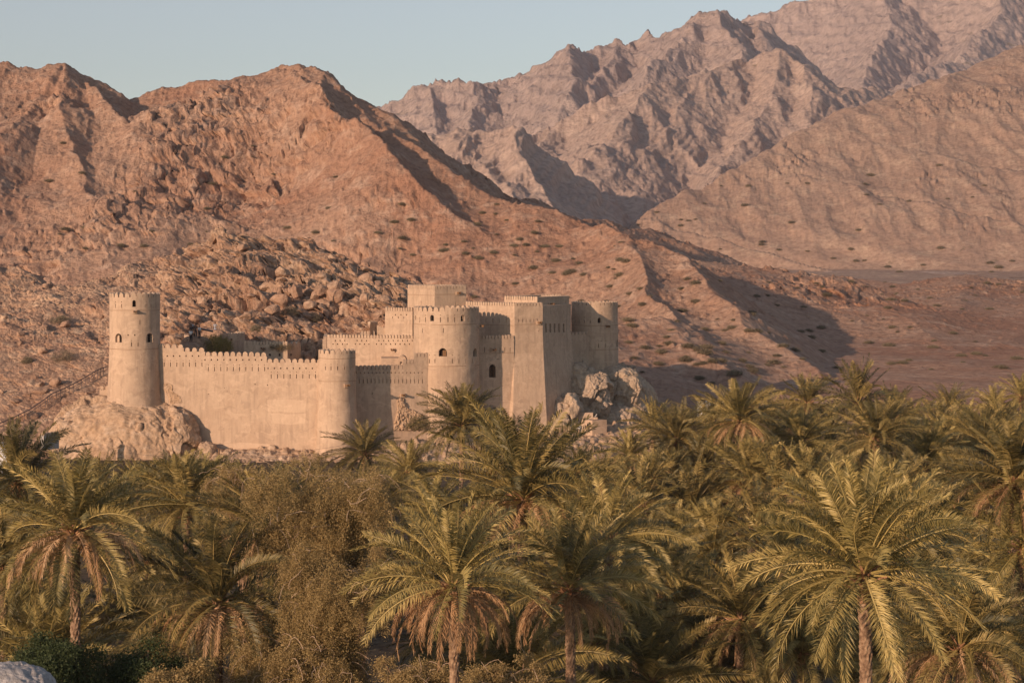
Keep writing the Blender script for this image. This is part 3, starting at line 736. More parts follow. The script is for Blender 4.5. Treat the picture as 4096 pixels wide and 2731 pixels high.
def block(label, corners, levels, edges=(), feats=(), rings=(), name='keep', cat='building', th=0.38, merl=(20, 16)):
    """corners: (u, depth) per corner of the top, counter-clockwise seen from above starting at the left front;
    levels: list of (v at corner 0 depth, [(u, depth), ...]) from the top down"""
    d0 = corners[0][1]
    pts = [[WS(u, HY, d) for u, d in (lv[1] or corners)] for lv in levels]
    zz = [CAMZ - (lv[0] - HY) * d0 / F for lv in levels]; zb = zz[-1]
    o3 = Vector((pts[0][0].x, pts[0][0].y, zb)); root = empty(name, o3, label, cat)
    n = len(corners); V = []; Fc = []
    for P, z in zip(pts, zz):
        for p in P: V.append((p.x - o3.x, p.y - o3.y, z - zb))
    for i in range(len(levels) - 1):
        for k in range(n): Fc.append((i * n + k, i * n + (k + 1) % n, (i + 1) * n + (k + 1) % n, (i + 1) * n + k))
    Fc.append(tuple(range(n))[::-1]); Fc.append(tuple((len(levels) - 1) * n + k for k in range(n)))
    mb = MB(); mb.add(V, Fc); body = ob('masonry', recalc(mb.mesh('masonry', M_plast)), root)
    def face(i):
        a = pts[0][i]; b = pts[0][(i + 1) % n]; T = Vector((b.x - a.x, b.y - a.y, 0)); L = T.length; T.normalize(); Nn = Vector((T.y, -T.x, 0))
        ax, ay = a.x - o3.x, a.y - o3.y
        fr = lambda s, y, z: (ax + T.x * s - Nn.x * y, ay + T.y * s - Nn.y * y, z)
        return a, T, L, fr
    cut = MB(); allf = []
    for ft in feats:
        i, kind, u, v = ft[:4]; a, T, L, fr = face(i); k = (u - 2048) / F; s = (k * a.y - a.x) / (T.x - k * T.y)
        z = CAMZ - (v - HY) * (a.y + s * T.y) / F - zb
        openings(root, fr, [(kind, s, z) + tuple(ft[4:])], cut)
    carve(body, cut)
    for e in edges:
        i, vt = e[0], e[1]; a, T, L, fr = face(i); pc = (e[2] if len(e) > 2 else merl[0]) * d0 / F; k = max(1, round(L / pc))
        h = (levels[0][0] - vt) * d0 / F; me = merlon_mesh(L / k * merl[1] / merl[0], h, th - 0.004); ang = math.atan2(T.y, T.x)
        for q in range(k):
            p = fr(L * (q + 0.5) / k, 0, zz[0] - zb); o = ob('merlon', me, root); o.location = p; o.rotation_euler = (0, 0, ang)
    for i, v in rings:
        a, T, L, fr = face(i); z = CAMZ - (v - HY) * a.y / F - zb
        vs = [fr(s, y, z + c) for c in (-0.025, 0.03) for s, y in ((0.01, -0.02), (L - 0.01, -0.02), (L - 0.01, 0.06), (0.01, 0.06))]
        mb = MB(); mb.add(vs, [(3, 2, 1, 0), (4, 5, 6, 7), (0, 1, 5, 4), (1, 2, 6, 5), (2, 3, 7, 6), (3, 0, 4, 7)])
        ob('string_course', recalc(mb.mesh('string_course', M_line)), root)
    return root

# ---- left watch tower (zoom A: u = 350 + .5422 x, v = 1050 + .5422 y)
def ZA(x, y): return (350 + x * .5422, 1050 + y * .5422)
def ZB(x, y): return (1250 + x * .4274, 1080 + y * .4274)
def ZC(x, y): return (1900 + x * .4464, 1080 + y * .4464)
def fts(Z, kind, xs, y, *a): return [(kind, *Z(x, y), *a) for x in xs]
f = fts(ZA, 'slit', (234, 284, 459, 490, 507, 522), 320, 0.85) + fts(ZA, 'hole', (234, 284, 459), 290, 0.6)
f += [('arch', *ZA(377, 327), (0.42, 0.78)), ('arch', *ZA(258, 589), (1.0, 1.05), 'half'), ('arch', *ZA(482, 589), (0.95, 1.1), 'half'), ('spout', *ZA(384, 361), 0.6)]
f += [('slit', *ZA(418, 441), 0.3 / 0.5)] + fts(ZA, 'hole', (334, 382), 535, 1.0) + fts(ZA, 'slit', (359, 405), 603, 0.5) + fts(ZA, 'hole', (359, 405), 576, 0.6) + [('hole', *ZA(506, 564), 1.0), ('hole', *ZA(178, 552), 1.0)]
tower('tall round watch tower standing on the pale rock at the left end of the fort', 539, 247, [(1187, 100), (1239, 99.5), (1393, 100), (1480, 103), (1560, 107), (1640, 112)], None, (1170, 25, 19), f, (1239, 1393), name='watch_tower')
# ---- low walls left of and behind the watch tower
wall('low crenellated wall stub hugging the left foot of the watch tower', (398, 249), (440, 249), 1640, [(398, 440, 1556, 1542)], (17, 13), fts(ZA, 'hole', (105, 120), 935, .8), th=0.6)
wall('grey shaded stepped wall seen just right of the watch tower', (630, 268), (690, 273), 1440, [(630, 669, 1336, 1326), (669, 690, 1352, 1345)], (14, 10), fts(ZA, 'slit', (541, 567, 590, 613), 582, .6) + fts(ZA, 'hole', (552, 575, 600), 553, .8), th=0.6)
# ---- long front curtain wall
f = fts(ZA, 'hole', [588 + 46.4 * i for i in range(6)], 689, 1.0) + fts(ZA, 'slit', [566 + 46.4 * i for i in range(7)], 752, .92) + fts(ZA, 'hole', [566 + 46.4 * i for i in range(7)], 723, .5)
f += fts(ZA, 'hole', [867 + 46.4 * i for i in range(10)], 717, 1.0) + fts(ZA, 'slit', [891 + 46.2 * i for i in range(10)], 785, .92) + fts(ZA, 'hole', [891 + 46.2 * i for i in range(10)], 755, .5)
f += fts(ZA, 'hole', [1332 + 46.7 * i for i in range(8)], 780, 1.0) + fts(ZA, 'slit', [1355 + 46.7 * i for i in range(8)], 839, .92) + fts(ZA, 'hole', [1355 + 46.7 * i for i in range(8)], 808, .5)
f += [('hole', *ZA(1236, 897), .8), ('hole', *ZA(1328, 903), .8), ('hole', *ZA(895, 970), .7), ('hole', *ZA(1012, 925), .5), ('hole', *ZA(1030, 950), .5)]
wallA = wall('long pale front wall with rounded merlons stepping down from watch tower to small round tower', (632, 246.5), (1290, 244), 1815,
     [(632, 735, 1391, 1375.5), (735, 820, 1406, 1390.5), (820, 1067, 1424, 1407), (1067, 1290, 1450, 1434)], (24.9, 19.5), f, th=0.9)
# ---- small round tower
f = fts(ZA, 'slit', (1765, 1808, 1857, 1905, 1945), 779, .85) + fts(ZA, 'hole', (1765, 1808, 1857, 1905, 1945), 751, .5) + [('spout', *ZA(1915, 905), .75)]
tower('small round tower between the long front wall and the pinkish wall', 1348, 244, [(1412, 74), (1431, 74), (1521, 74), (1600, 76.5), (1700, 81), (1830, 87)], None, (1397, 25, 18.5), f, (1431, 1521))
# ---- pinkish curtain wall
f = fts(ZB, 'hole', [411] + [451 + 36 * i for i in range(17)], 960, .9) + fts(ZB, 'slit', [438 + 37 * i for i in range(17)], 1039, .95) + fts(ZB, 'hole', [438 + 37 * i for i in range(17)], 1003, .45)
f += [('spout', *ZB(840, 1168), .8)] + fts(ZB, 'hole', (560, 1005), 1155, .8)
wallB = wall('pinkish side lit wall between small round tower and big round tower, patched with bare rock', (1405, 246.2), (1712, 249.5), 1830,
     [(1405, 1611, 1478, 1460), (1611, 1655, 1453, 1437), (1655, 1712, 1427, 1410)], (15.6, 12.6), f, th=0.8)
# ---- big round tower
f = [('arch', *ZB(1130, 478), (.5, .75)), ('arch', *ZB(1411, 479), (.5, .75)), ('arch', *ZB(968, 466), (.4, .55)), ('arch', *ZB(1229, 808), (1.0, 1.0), 'wood'), ('arch', *ZB(1527, 810), (1.0, 1.02), 'half')]
f += fts(ZB, 'slit', (1012, 1068, 1206, 1278, 1338, 1463, 1497, 1524), 465, .6) + fts(ZB, 'hole', (1068, 1206, 1278, 1338, 1463), 422, .5) + fts(ZB, 'slit', (1040, 1234, 1435), 566, .55)
f += fts(ZB, 'slit', (1105, 1156, 1318, 1378, 1441, 1501), 852, .52) + fts(ZB, 'hole', (1105, 1156, 1318, 1378, 1441), 795, .6) + [('spout', *ZB(1553, 524), .7)]
tower('biggest round tower in the middle of the fort front with stained plaster', 1785, 253, [(1241.5, 131), (1294, 131), (1458, 132), (1600, 133), (1830, 136)], None, (1225, 25, 20), f, (1294, 1458))
# ---- long bright wall behind, left of the big tower
f = fts(ZB, 'hole', [214, 258, 302, 418, 462, 506] + [622 + 44.5 * i for i in range(8)], 660, .9) + fts(ZB, 'hole', [192, 236, 280, 324, 400, 444, 486, 528] + [600 + 44 * i for i in range(8)], 693, .9)
f += [('spout', *ZB(757, 750), .6, .12), ('spout', *ZB(743, 838), .6, .12)]
wall('long bright upper wall with two rows of peep holes left of the biggest tower', (1308, 262), (1665, 259), 1560, [(1308, 1665, 1352, 1338.5)], (12.6, 10), f, th=0.7)
wall('short crenellated wall end returning behind the long bright upper wall', (1306, 262.2), (1309, 270), 1500, [(1306, 1309, 1352, 1338.5)], (12.6, 10), (), th=0.5)
block('small plain block with a stepped parapet above the long bright upper wall', [(1479, 268), (1560, 268), (1556, 273), (1476, 273)], [(1331, None), (1460, None)], [(0, 1322, 16)], name='parapet_block', merl=(16, 12))
block('bright block with a stair parapet left of the square keep tower', [(1443, 266), (1500, 266), (1498, 272), (1440, 272)], [(1336, None), (1460, None)], [(0, 1323, 12)], name='parapet_block', merl=(12, 9))
block('stair head block with small merlons beside the square tower', [(1480, 265.5), (1512, 267), (1512, 272), (1480, 271)], [(1299, None), (1460, None)], [(0, 1285.5, 13)], name='stair_block', merl=(12.5, 9.5))
# stair parapet falling to the right
mb = MB()
for i in range(7):
    p = WS(1512 + i * 8, 1300 + i * 4.4, 266.5); mb.box((p.x, p.y, p.z - 1.3), (0.27, 0.35, 2.6 + 0.001 * i))
sp_ = WS(1512, 1400, 266.5); me = mb.mesh('stair_wall', M_plast)
o = ob('stair_wall', me); o['label'] = 'stepped stair parapet descending toward the square tower'; o['category'] = 'wall'
f = [(0, 'hole', *ZB(x, 444), .9) for x in (750, 802, 855)] + [(0, 'hole', *ZB(x, 418), .9) for x in (775, 828, 880)]
block('bright crenellated block attached to the left of the square tower', [(1541, 266), (1650, 264), (1655, 272), (1543, 273)], [(1243, None), (1440, [(1536, 266), (1650, 264), (1655, 272), (1543, 273)])], [(0, 1229, 11.5), (3, 1229, 20)], f, name='keep_block', merl=(11.5, 9))
# ---- square tower
f = [(0, 'slit', *ZB(1017, 312), .6), (1, 'slit', *ZB(1342, 320), .55), (1, 'spout', *ZB(1355, 214), .75)]
block('square tower, tallest part of the fort, with one bright and one pinkish face', [(1630.5, 268.4), (1738.5, 262), (1864.5, 264.2), (1764, 270.6)], [(1153.5, None), (1420, [(1630.5, 268.4), (1738.5, 262), (1864.5, 264.2), (1764, 270.6)])],
      [(0, 1138, 13.6), (1, 1138, 13.6), (2, 1138, 13.6), (3, 1138, 13.6)], f, [(0, 1178), (1, 1178)], name='square_tower', cat='tower', merl=(13.6, 11))
# ---- keep body: bright left face, pink front face, shaded right face
FB = [(2058, 255.6), (2171, 257.0), (2284, 265.2), (2080, 274), (1862, 261.5)]
f = [(4, 'slit', *ZC(x, 452), .6) for x in (98, 158, 218, 279)] + [(4, 'hole', *ZC(x, 396), .5) for x in (98, 158, 218, 279)]
f += [(0, 'slit', *ZC(x, 452), .7) for x in (393, 427, 459, 494, 528, 560)] + [(0, 'spout', *ZC(568, 470), .75)]
f += [(0, 'hole', *ZC(x, 545), .7) for x in (572,)]
f += [(1, 'rect', *ZC(x, 558), (.5, 1.1)) for x in (637, 675, 714, 753, 795)] 
f += [(1, 'slit', *ZC(x, 380), .5) for x in (637, 675, 714, 753, 792)]
block('main keep block with a bright left face and a broad pinkish front corner', FB,
      [(1224, None), (1330, None), (1420, [(2058, 255.5), (2174, 256.8), (2290, 265.0), (2080, 274), (1862, 261.5)]), (1560, [(2054, 255.0), (2181, 256.2), (2306, 264.3), (2080, 274), (1862, 261.5)]), (1830, [(2050, 254.0), (2194, 255.2), (2330, 263.2), (2080, 274), (1862, 261.5)])],
      [(0, 1210, 14), (4, 1210, 14)], f, [(4, 1296), (0, 1298)], name='keep', merl=(14, 11))
# ---- lower front wall between the big tower and the keep
f = fts(ZC, 'slit', (84, 135, 180, 225, 268, 315), 715, .6) + [('arch', *ZC(157, 962), (.85, 1.6), 'bars'), ('spout', *ZC(165, 712), .7)] + fts(ZC, 'hole', (100, 208, 200), 796, .6)
wall('shadowed lower wall with one tall barred arch right of the biggest tower', (1890, 253.6), (2056, 255.4), 1830, [(1890, 2056, 1356, 1340.5)], (12.4, 10), f, (1414,), th=0.9)
# ---- upper hall on the keep
f = [(1, 'spout', *ZC(665, 305), .8), (1, 'spout', *ZC(745, 315), .8)]
block('upper hall rising over the keep, bright left side and shaded right side with waterspouts', [(2017, 263.5), (2149, 259.3), (2276, 267.0), (2160, 273)], [(1198, None), (1300, None)],
      [(0, 1183, 13), (1, 1184, 11), (2, 1184, 13), (3, 1184, 13)], f, [(1, 1225)], name='upper_hall', merl=(12, 9.5))
wall('small merlon row peeking over the roof of the upper hall', (2205, 274), (2245, 274), 1230, [(2205, 2245, 1188, 1176.5)], (13, 10.5), (), th=0.6)
block('stub parapet between the square tower and the keep parapet', [(1868, 264), (1892, 263), (1896, 267), (1872, 268)], [(1222, None), (1330, None)], [(0, 1208, 12)], name='parapet_block', merl=(12, 9.5))
# ---- right round tower and joining wall
f = fts(ZC, 'slit', (899, 934, 974, 1024, 1184, 1245, 1272), 462, .75) + fts(ZC, 'hole', (899, 934, 974, 1024, 1184), 423, .5) + [('arch', *ZC(1105, 474), (.42, .68)), ('spout', *ZC(1172, 500), .6, -.1, False), ('arch', *ZC(1273, 688), (.8, .95), 'half')]
f += fts(ZC, 'slit', (1097, 1164, 1219), 678, .5) + fts(ZC, 'hole', (1097, 1125, 1164, 1219), 633, .6)
tower('right hand round tower mostly in shade above the grey crag', 2378.5, 273, [(1219, 92.5), (1299, 93), (1395, 95), (1470, 96), (1520, 98), (1640, 100)], None, (1205, 18, 14.5), f, (1299, 1395))
wall('shaded low wall joining the keep to the right hand round tower', (2285, 267.5), (2372, 270.5), 1600, [(2285, 2372, 1338, 1326)], (14, 11), [('slit', *ZC(997, 880), .5)] + fts(ZC, 'hole', (960, 975, 1015, 1033), 826, .6), th=0.8)
# ---- bastion and back wall on the slope inside
tower('round bastion with low merlons behind the green bush', 858, 266, [(1338, 120), (1380, 120), (1500, 128)], None, (1327.5, 17, 14), [('spout', *ZA(1068, 567), .6)], (), name='bastion', arc=(-12, 140))
f = [('spout', *ZA(1300, 633), .8), ('spout', *ZA(1410, 636), .8)] + fts(ZA, 'hole', (1345, 1417, 1495), 681, 1.8)
wall('curved looking rear wall with two waterspouts inside the fort', (975, 262.5), (1150, 261.5), 1500, [(975, 1150, 1378, 1364)], (12.5, 11), f, th=0.7)
wall('shaded end piece of the rear wall turning away beside it', (1150, 261.5), (1203, 265.5), 1500, [(1150, 1203, 1380, 1367)], (12.5, 11), (), th=0.7)
# ---- bits in the courtyard
block('low plaster store with a flat roof behind the pinkish wall', [(1525, 256), (1600, 256), (1600, 262), (1525, 262)], [(1432, None), (1520, None)], (), name='store_room')
mb = MB(); p = WS(1608, 1440, 254)
for i in range(9):
    a = math.pi * i / 8; b = math.pi * (i + 1) / 8
vs, fs = extrude(arch_profile(1.0, 0.75), lambda s, y, z: (p.x + s, p.y + y, p.z + z - 0.2), 0, 2.0); mb.add(vs, fs)
o = ob('vault_roof', recalc(mb.mesh('vault_roof', M_plast))); o['label'] = 'tiny barrel vaulted roof peeking over the pinkish wall'; o['category'] = 'roof'
# ---- bare rock showing through the pinkish wall and the worn patch on the front wall
def patch(name, parent, outline, d_of, relief, cell, label, mat):
    """rough rock surface following an outline given in photograph pixels, standing proud of the wall"""
    us = [q[0] for q in outline]; vs_ = [q[1] for q in outline]
    st = 1.3; U, V_ = np.meshgrid(np.arange(min(us), max(us), st), np.arange(min(vs_), max(vs_), st))
    ins = np.zeros(U.shape, bool); n = len(outline)
    for i in range(n):
        x1, y1 = outline[i]; x2, y2 = outline[(i + 1) % n]
        c = ((y1 > V_) != (y2 > V_)) & (U < (x2 - x1) * (V_ - y1) / ((y2 - y1) if y2 != y1 else 1e-6) + x1); ins ^= c
    # distance-ish falloff by repeated erosion
    dist = ins.astype(float); cur = ins.copy()
    for _ in range(7):
        e = cur.copy(); e[1:] &= cur[:-1]; e[:-1] &= cur[1:]; e[:, 1:] &= cur[:, :-1]; e[:, :-1] &= cur[:, 1:]; dist += e; cur = e
    X = U * 0.03; Z = V_ * 0.03
    F1, F2, C = worley(X / cell, Z / (cell * 1.5), seed=4)
    edge = np.clip(dist / 5, 0, 1)
    h = relief * edge * (0.35 + C * 0.6 * np.clip((F2 - F1) * 3, 0, 1) + fbm(X / cell * 2, Z / cell * 2, 1.0, 4) * 0.5) - 0.12 * (1 - edge)
    P = []
    for u, v, hh in zip(U.ravel(), V_.ravel(), h.ravel()):
        d = d_of(u); w = WS(u, v, d - hh); P.append(w)
    nr, nc = U.shape; idx = np.arange(nr * nc).reshape(nr, nc); ok = ins[:-1, :-1] & ins[1:, :-1] & ins[:-1, 1:] & ins[1:, 1:]
    Fc = np.stack([idx[:-1, :-1][ok], idx[1:, :-1][ok], idx[1:, 1:][ok], idx[:-1, 1:][ok]], 1)
    bpy.context.view_layer.update(); Mi = parent.matrix_world.inverted(); V3 = np.array([(Mi @ q)[:] for q in P])
    o = ob(name, npmesh(name, V3, Fc, mat, True), parent)
    if label: o['label'] = label
dB = lambda u: 246.2 + (249.5 - 246.2) * ((u - 1405) / 307.0) ** 1.0
patch('exposed_rock', wallB, [ZB(*q) for q in ((800, 1178), (822, 1185), (860, 1195), (870, 1240), (900, 1290), (945, 1300), (1000, 1330), (1040, 1350), (1050, 1420), (1050, 1500), (760, 1500), (757, 1430), (775, 1380), (790, 1300), (782, 1235))], dB, 0.5, 0.5, None, M_tan)
patch('worn_plaster', wallA, [ZA(*q) for q in ((555, 890), (600, 880), (640, 905), (635, 945), (690, 985), (710, 1040), (600, 1045), (590, 990), (545, 930))], lambda u: 246.5 - 2.5 * (u - 632) / 658, 0.12, 0.3, None, M_tan)

# repaired panels of fresher plaster on the front wall
M_fresh = plaster('fresh_plaster', (0.56, 0.42, 0.30), (0.52, 0.38, 0.27), (0.44, 0.32, 0.23))
bpy.context.view_layer.update(); Mi_ = wallA.matrix_world.inverted()
for ol in ([(1325, 1012), (1470, 1008), (1612, 1018), (1608, 1100), (1560, 1108), (1420, 1100), (1330, 1096)], [(1350, 1112), (1480, 1118), (1616, 1112), (1600, 1188), (1500, 1196), (1372, 1186)], [(975, 1345), (1140, 1325), (1350, 1340), (1350, 1356), (1150, 1372), (1060, 1382), (985, 1375)]):
    mb = MB(); P0 = []; P1 = []
    for x, y in ol:
        u, v = ZA(x, y); d = 246.5 - 2.5 * (u - 632) / 658; q = Mi_ @ WS(u, v, d); P0.append((q.x, -0.012, q.z)); P1.append((q.x, 0.03, q.z))
    n = len(ol); mb.add(P0 + P1, [tuple(range(n)), tuple(range(2 * n - 1, n - 1, -1))] + [(i, i + n, (i + 1) % n + n, (i + 1) % n) for i in range(n)])
    ob('plaster_repair', recalc(mb.mesh('plaster_repair', M_fresh)), wallA)

# ============================================================ PALMS
def leafmat(name, stops, rough=0.55, trans=0.35, spec=0.35):
    m, t, b = newmat(name, rough, spec)
    at = N(t, 'ShaderNodeAttribute', attribute_name='tint'); oi = N(t, 'ShaderNodeObjectInfo')
    f = math_(t, 'ADD', math_(t, 'MULTIPLY', at.outputs['Fac'], 0.65), math_(t, 'MULTIPLY', oi.outputs['Random'], 0.35))
    c = ramp(t, f, stops)
    if name == 'palm_leaf': c = mix(t, ramp(t, oi.outputs['Random'], [(0.2, (0, 0, 0)), (0.9, (1, 1, 1))]), c, mix(t, 1.0, c, (0.86, 0.92, 0.88), 'MULTIPLY'))
    t.links.new(c, b.inputs['Base Color'])
    tr = N(t, 'ShaderNodeBsdfTranslucent'); mx = N(t, 'ShaderNodeMixShader'); mx.inputs[0].default_value = trans
    t.links.new(c, tr.inputs[0]); t.links.new(b.outputs[0], mx.inputs[1]); t.links.new(tr.outputs[0], mx.inputs[2])
    t.links.new(mx.outputs[0], t.nodes['Material Output'].inputs[0]); return m
M_leaf = leafmat('palm_leaf', [(0.0, (0.045, 0.05, 0.025)), (0.35, (0.14, 0.115, 0.042)), (0.62, (0.32, 0.235, 0.08)), (1.0, (0.68, 0.49, 0.20))], 0.5, 0.1, 0.35)  # ramp ends paint deep shade and golden sun highlights into the leaf colour
M_dead = leafmat('dead_palm_leaf', [(0.0, (0.22, 0.12, 0.06)), (0.5, (0.47, 0.28, 0.14)), (1.0, (0.64, 0.44, 0.26))], 0.7, 0.15, 0.2)
M_stub = leafmat('leaf_stub', [(0.0, (0.20, 0.10, 0.05)), (0.6, (0.36, 0.20, 0.11)), (1.0, (0.48, 0.31, 0.18))], 0.7, 0.0, 0.2)
tm, tt, tb = newmat('palm_bark', 0.9, 0.15); tn = noise(tt, pos(tt, (1, 1, 1)), 6, 6)
tt.links.new(ramp(tt, tn, [(0.3, (0.11, 0.065, 0.04)), (0.5, (0.25, 0.16, 0.10)), (0.72, (0.40, 0.28, 0.18))]), tb.inputs['Base Color']); bump(tt, tb, tn, 0.7, 0.03)
M_bark = tm

def frond(rs, az, el, L, bend, nl, lw, ll, twist, V, Fq, T, tint, dead=False, droop=0.0, curl=0.0):
    """one feather leaf: rachis with two rows of narrow leaflets"""
    n = 14; ts = np.linspace(0, 1, n + 1); P = [np.array([0.0, 0.0, 0.0])]; D = []
    a = az
    for i in range(n + 1):
        e = el - bend * (ts[i] ** 1.4) ; a2 = a + curl * ts[i] ** 1.5
        D.append(np.array([math.cos(e) * math.cos(a2), math.cos(e) * math.sin(a2), math.sin(e)]))
        if i: P.append(P[-1] + (D[-1] + D[-2]) / 2 * (L / n))
    P = np.array(P); D = np.array(D)
    side = np.cross(D, [0, 0, 1.0]); side /= np.maximum(np.linalg.norm(side, axis=1), 1e-4)[:, None]
    if abs(el) > 1.35: side[:] = side[-1]
    up = np.cross(side, D)
    c, s = math.cos(twist), math.sin(twist); side, up = side * c + up * s, up * c - side * s
    # rachis strip (triangular section)
    b = len(V)
    for i in range(n + 1):
        w = 0.042 * (1 - 0.85 * ts[i]) * (1.8 - min(1, ts[i] * 5) * 0.8)
        V += [P[i] - side[i] * w, P[i] + side[i] * w, P[i] - up[i] * w * 1.2]; T += [min(1, tint + 0.25)] * 3
    for i in range(n):
        for k in range(3):
            q = b + i * 3; Fq.append((q + k, q + (k + 1) % 3, q + 3 + (k + 1) % 3, q + 3 + k))
    t0 = 0.16 if not dead else 0.1
    for i in range(nl):
        t = t0 + (1 - t0) * (i + 0.5) / nl; x = t * n; j = min(int(x), n - 1); f = x - j
        p = P[j] * (1 - f) + P[j + 1] * f; d = D[j] * (1 - f) + D[j + 1] * f; sd = side[j] * (1 - f) + side[j + 1] * f; u = up[j] * (1 - f) + up[j + 1] * f
        prof = min(1.0, (t - t0) * 5 + 0.35) * (1 - 0.55 * max(0, (t - 0.55) / 0.45) ** 1.5)
        for sg in (-1, 1):
            r = rs.random(4); fw = 0.38 + 0.5 * t + (r[0] - 0.5) * 0.35; v = 0.42 + (r[1] - 0.5) * 0.7
            dr = d * fw + sd * sg * (1.0 - 0.15 * t) + u * v; dr[2] -= droop * (0.6 + r[3]); dr /= np.linalg.norm(dr)
            l = ll * prof * (0.8 + 0.4 * r[2]); wv = np.cross(dr, u + sd * sg * 0.3); wv = d * 0.75 + u * (sg * 0.35 + (r[3] - 0.5) * 1.1); wv = wv / np.linalg.norm(wv) * lw * 0.5
            q = len(V); m = p + dr * l * 0.45; m[2] -= 0.0; e_ = p + dr * l; e_[2] -= l * (0.08 + droop * 0.3)
            V += [p, m - wv, e_, m + wv]; tt_ = min(1, max(0, tint + (r[3] - 0.5) * 0.5)); T += [tt_] * 4
            Fq.append((q, q + 1, q + 2, q + 3))
def crown_mesh(seed, nf, L, nl, ll, lw, e_lo=-35, dry=0.0, open_=1.0):
    rs = np.random.default_rng(seed); V = []; Fq = []; T = []
    for k in range(nf):
        q = k / (nf - 1); el = R(84 - (84 - e_lo) * q ** 1.05 + rs.normal() * 6); az = k * 2.39996 + rs.normal() * 0.22
        ln = L * (0.80 + 0.28 * math.sin(min(1, q * 1.6) * math.pi * 0.6)) * (0.9 + 0.2 * rs.random())
        bend = R(26 + 34 * q + rs.normal() * 12) * open_
        frond(rs, az, el, ln, bend, nl, lw, ll, rs.normal() * 0.5, V, Fq, T, np.clip(0.46 + 0.2 * rs.normal() + 0.1 * q, 0, 1), droop=0.1 + 0.45 * max(0, q - 0.5) * rs.random(), curl=rs.normal() * 0.35)
    V = np.array(V); V[:, 2] += 0.0
    return npmesh('crown', V, Fq, M_leaf, False, T)
def dead_mesh(seed, nf, L, nl, spread=1.0):
    rs = np.random.default_rng(seed); V = []; Fq = []; T = []
    for k in range(nf):
        az = k * 2.39996 + rs.normal() * 0.3; el = R(rs.uniform(-5, 25)); ln = L * rs.uniform(0.75, 1.1)
        frond(rs, az, el, ln, R(rs.uniform(85, 112)) * spread, nl, 0.055, 0.42, rs.normal() * 0.6, V, Fq, T, rs.uniform(0.15, 0.95), dead=True, droop=0.55, curl=rs.normal() * 0.3)
    return npmesh('dead_fronds', V, Fq, M_dead, False, T)
def stub_mesh(seed, n=46):
    rs = np.random.default_rng(seed); mb = MB(); T = []
    for k in range(n):
        a = k * 2.39996; z = -0.9 + 1.1 * k / n; r0 = 0.17; e = R(rs.uniform(15, 65)); l = rs.uniform(0.35, 0.8)
        p = Vector((math.cos(a) * r0, math.sin(a) * r0, z)); d = Vector((math.cos(a) * math.cos(e), math.sin(a) * math.cos(e), math.sin(e)))
        b0 = len(mb.v); mb.tube([p, p + d * l * 0.5, p + d * l], [0.075, 0.05, 0.03], 4); T += [rs.random()] * (len(mb.v) - b0)
    # heart of the crown
    b0 = len(mb.v); mb.tube([(0, 0, -1.0), (0, 0, -0.5), (0, 0, 0.1), (0, 0, 0.5)], [0.24, 0.27, 0.22, 0.05], 8); T += [0.3] * (len(mb.v) - b0)
    me = mb.mesh('leaf_stubs', M_stub); at = me.attributes.new('tint', 'FLOAT', 'POINT'); at.data.foreach_set('value', T); return me
def trunk_mesh(seed, H, r=0.21):
    """trunk covered in rhombic leaf-base scars, base at z 0"""
    rs = np.random.default_rng(seed); n = 20; dz = 0.075; rows = int(H / dz) + 1; V = []; Fq = []
    lx, ly = rs.normal() * 0.012 * H, rs.normal() * 0.012 * H
    for i in range(rows + 1):
        z = min(i * dz, H); t = z / H; rr = r * (1.25 - 0.3 * min(1, z / 1.5) + 0.12 * max(0, (t - 0.85) / 0.15))
        cx_, cy_ = lx * math.sin(t * 2.6), ly * math.sin(t * 2.2)
        for k in range(n):
            # scales: 10 round, offset every second row of scales, each 0.225 m high
            row = z / 0.225; ri = int(row); fz = row - ri; ph = (k / 2 + 0.5 * (ri % 2)) % 1.0
            bulge = (1 - abs(ph - 0.5) * 1.6) * (0.25 + 0.75 * fz) ** 1.5
            q = rr + 0.062 * bulge + rs.normal() * 0.008
            a = 2 * math.pi * k / n; V.append((cx_ + q * math.cos(a), cy_ + q * math.sin(a), z))
    for i in range(rows):
        for k in range(n): Fq.append((i * n + k, i * n + (k + 1) % n, (i + 1) * n + (k + 1) % n, (i + 1) * n + k))
    return npmesh('trunk', V, Fq, M_bark, False), (lx * math.sin(2.6), ly * math.sin(2.2))
print('palm meshes')
CR_N = [crown_mesh(100 + i, 64 + 4 * i, 4.5, 84, 0.62, 0.05, e_lo=-46 + 6 * i, open_=1.0 + 0.08 * (i % 3)) for i in range(5)]     # near
CR_T = [crown_mesh(150 + i, 50, 4.6, 84, 0.62, 0.05, e_lo=0) for i in range(2)]     # crown lifted clear of the trunk
CR_F = [crown_mesh(200 + i, 50, 4.5, 44, 0.60, 0.08, e_lo=-38, open_=0.95 + 0.1 * (i % 3)) for i in range(5)]     # far
CR_Y = [crown_mesh(300 + i, 30, 4.2, 66, 0.55, 0.06, e_lo=15, open_=0.75) for i in range(2)]     # young, upright
DEAD = [dead_mesh(400 + i, 30 + 8 * i, 4.0, 54) for i in range(3)]; DEADF = dead_mesh(410, 22, 3.4, 30)
STUB = [stub_mesh(500 + i) for i in range(2)]
TR = {}
for Hh in (3, 5, 7, 9, 11, 13): TR[Hh] = [trunk_mesh(600 + Hh + 50 * q, Hh) for q in range(2)]
PALMS = []
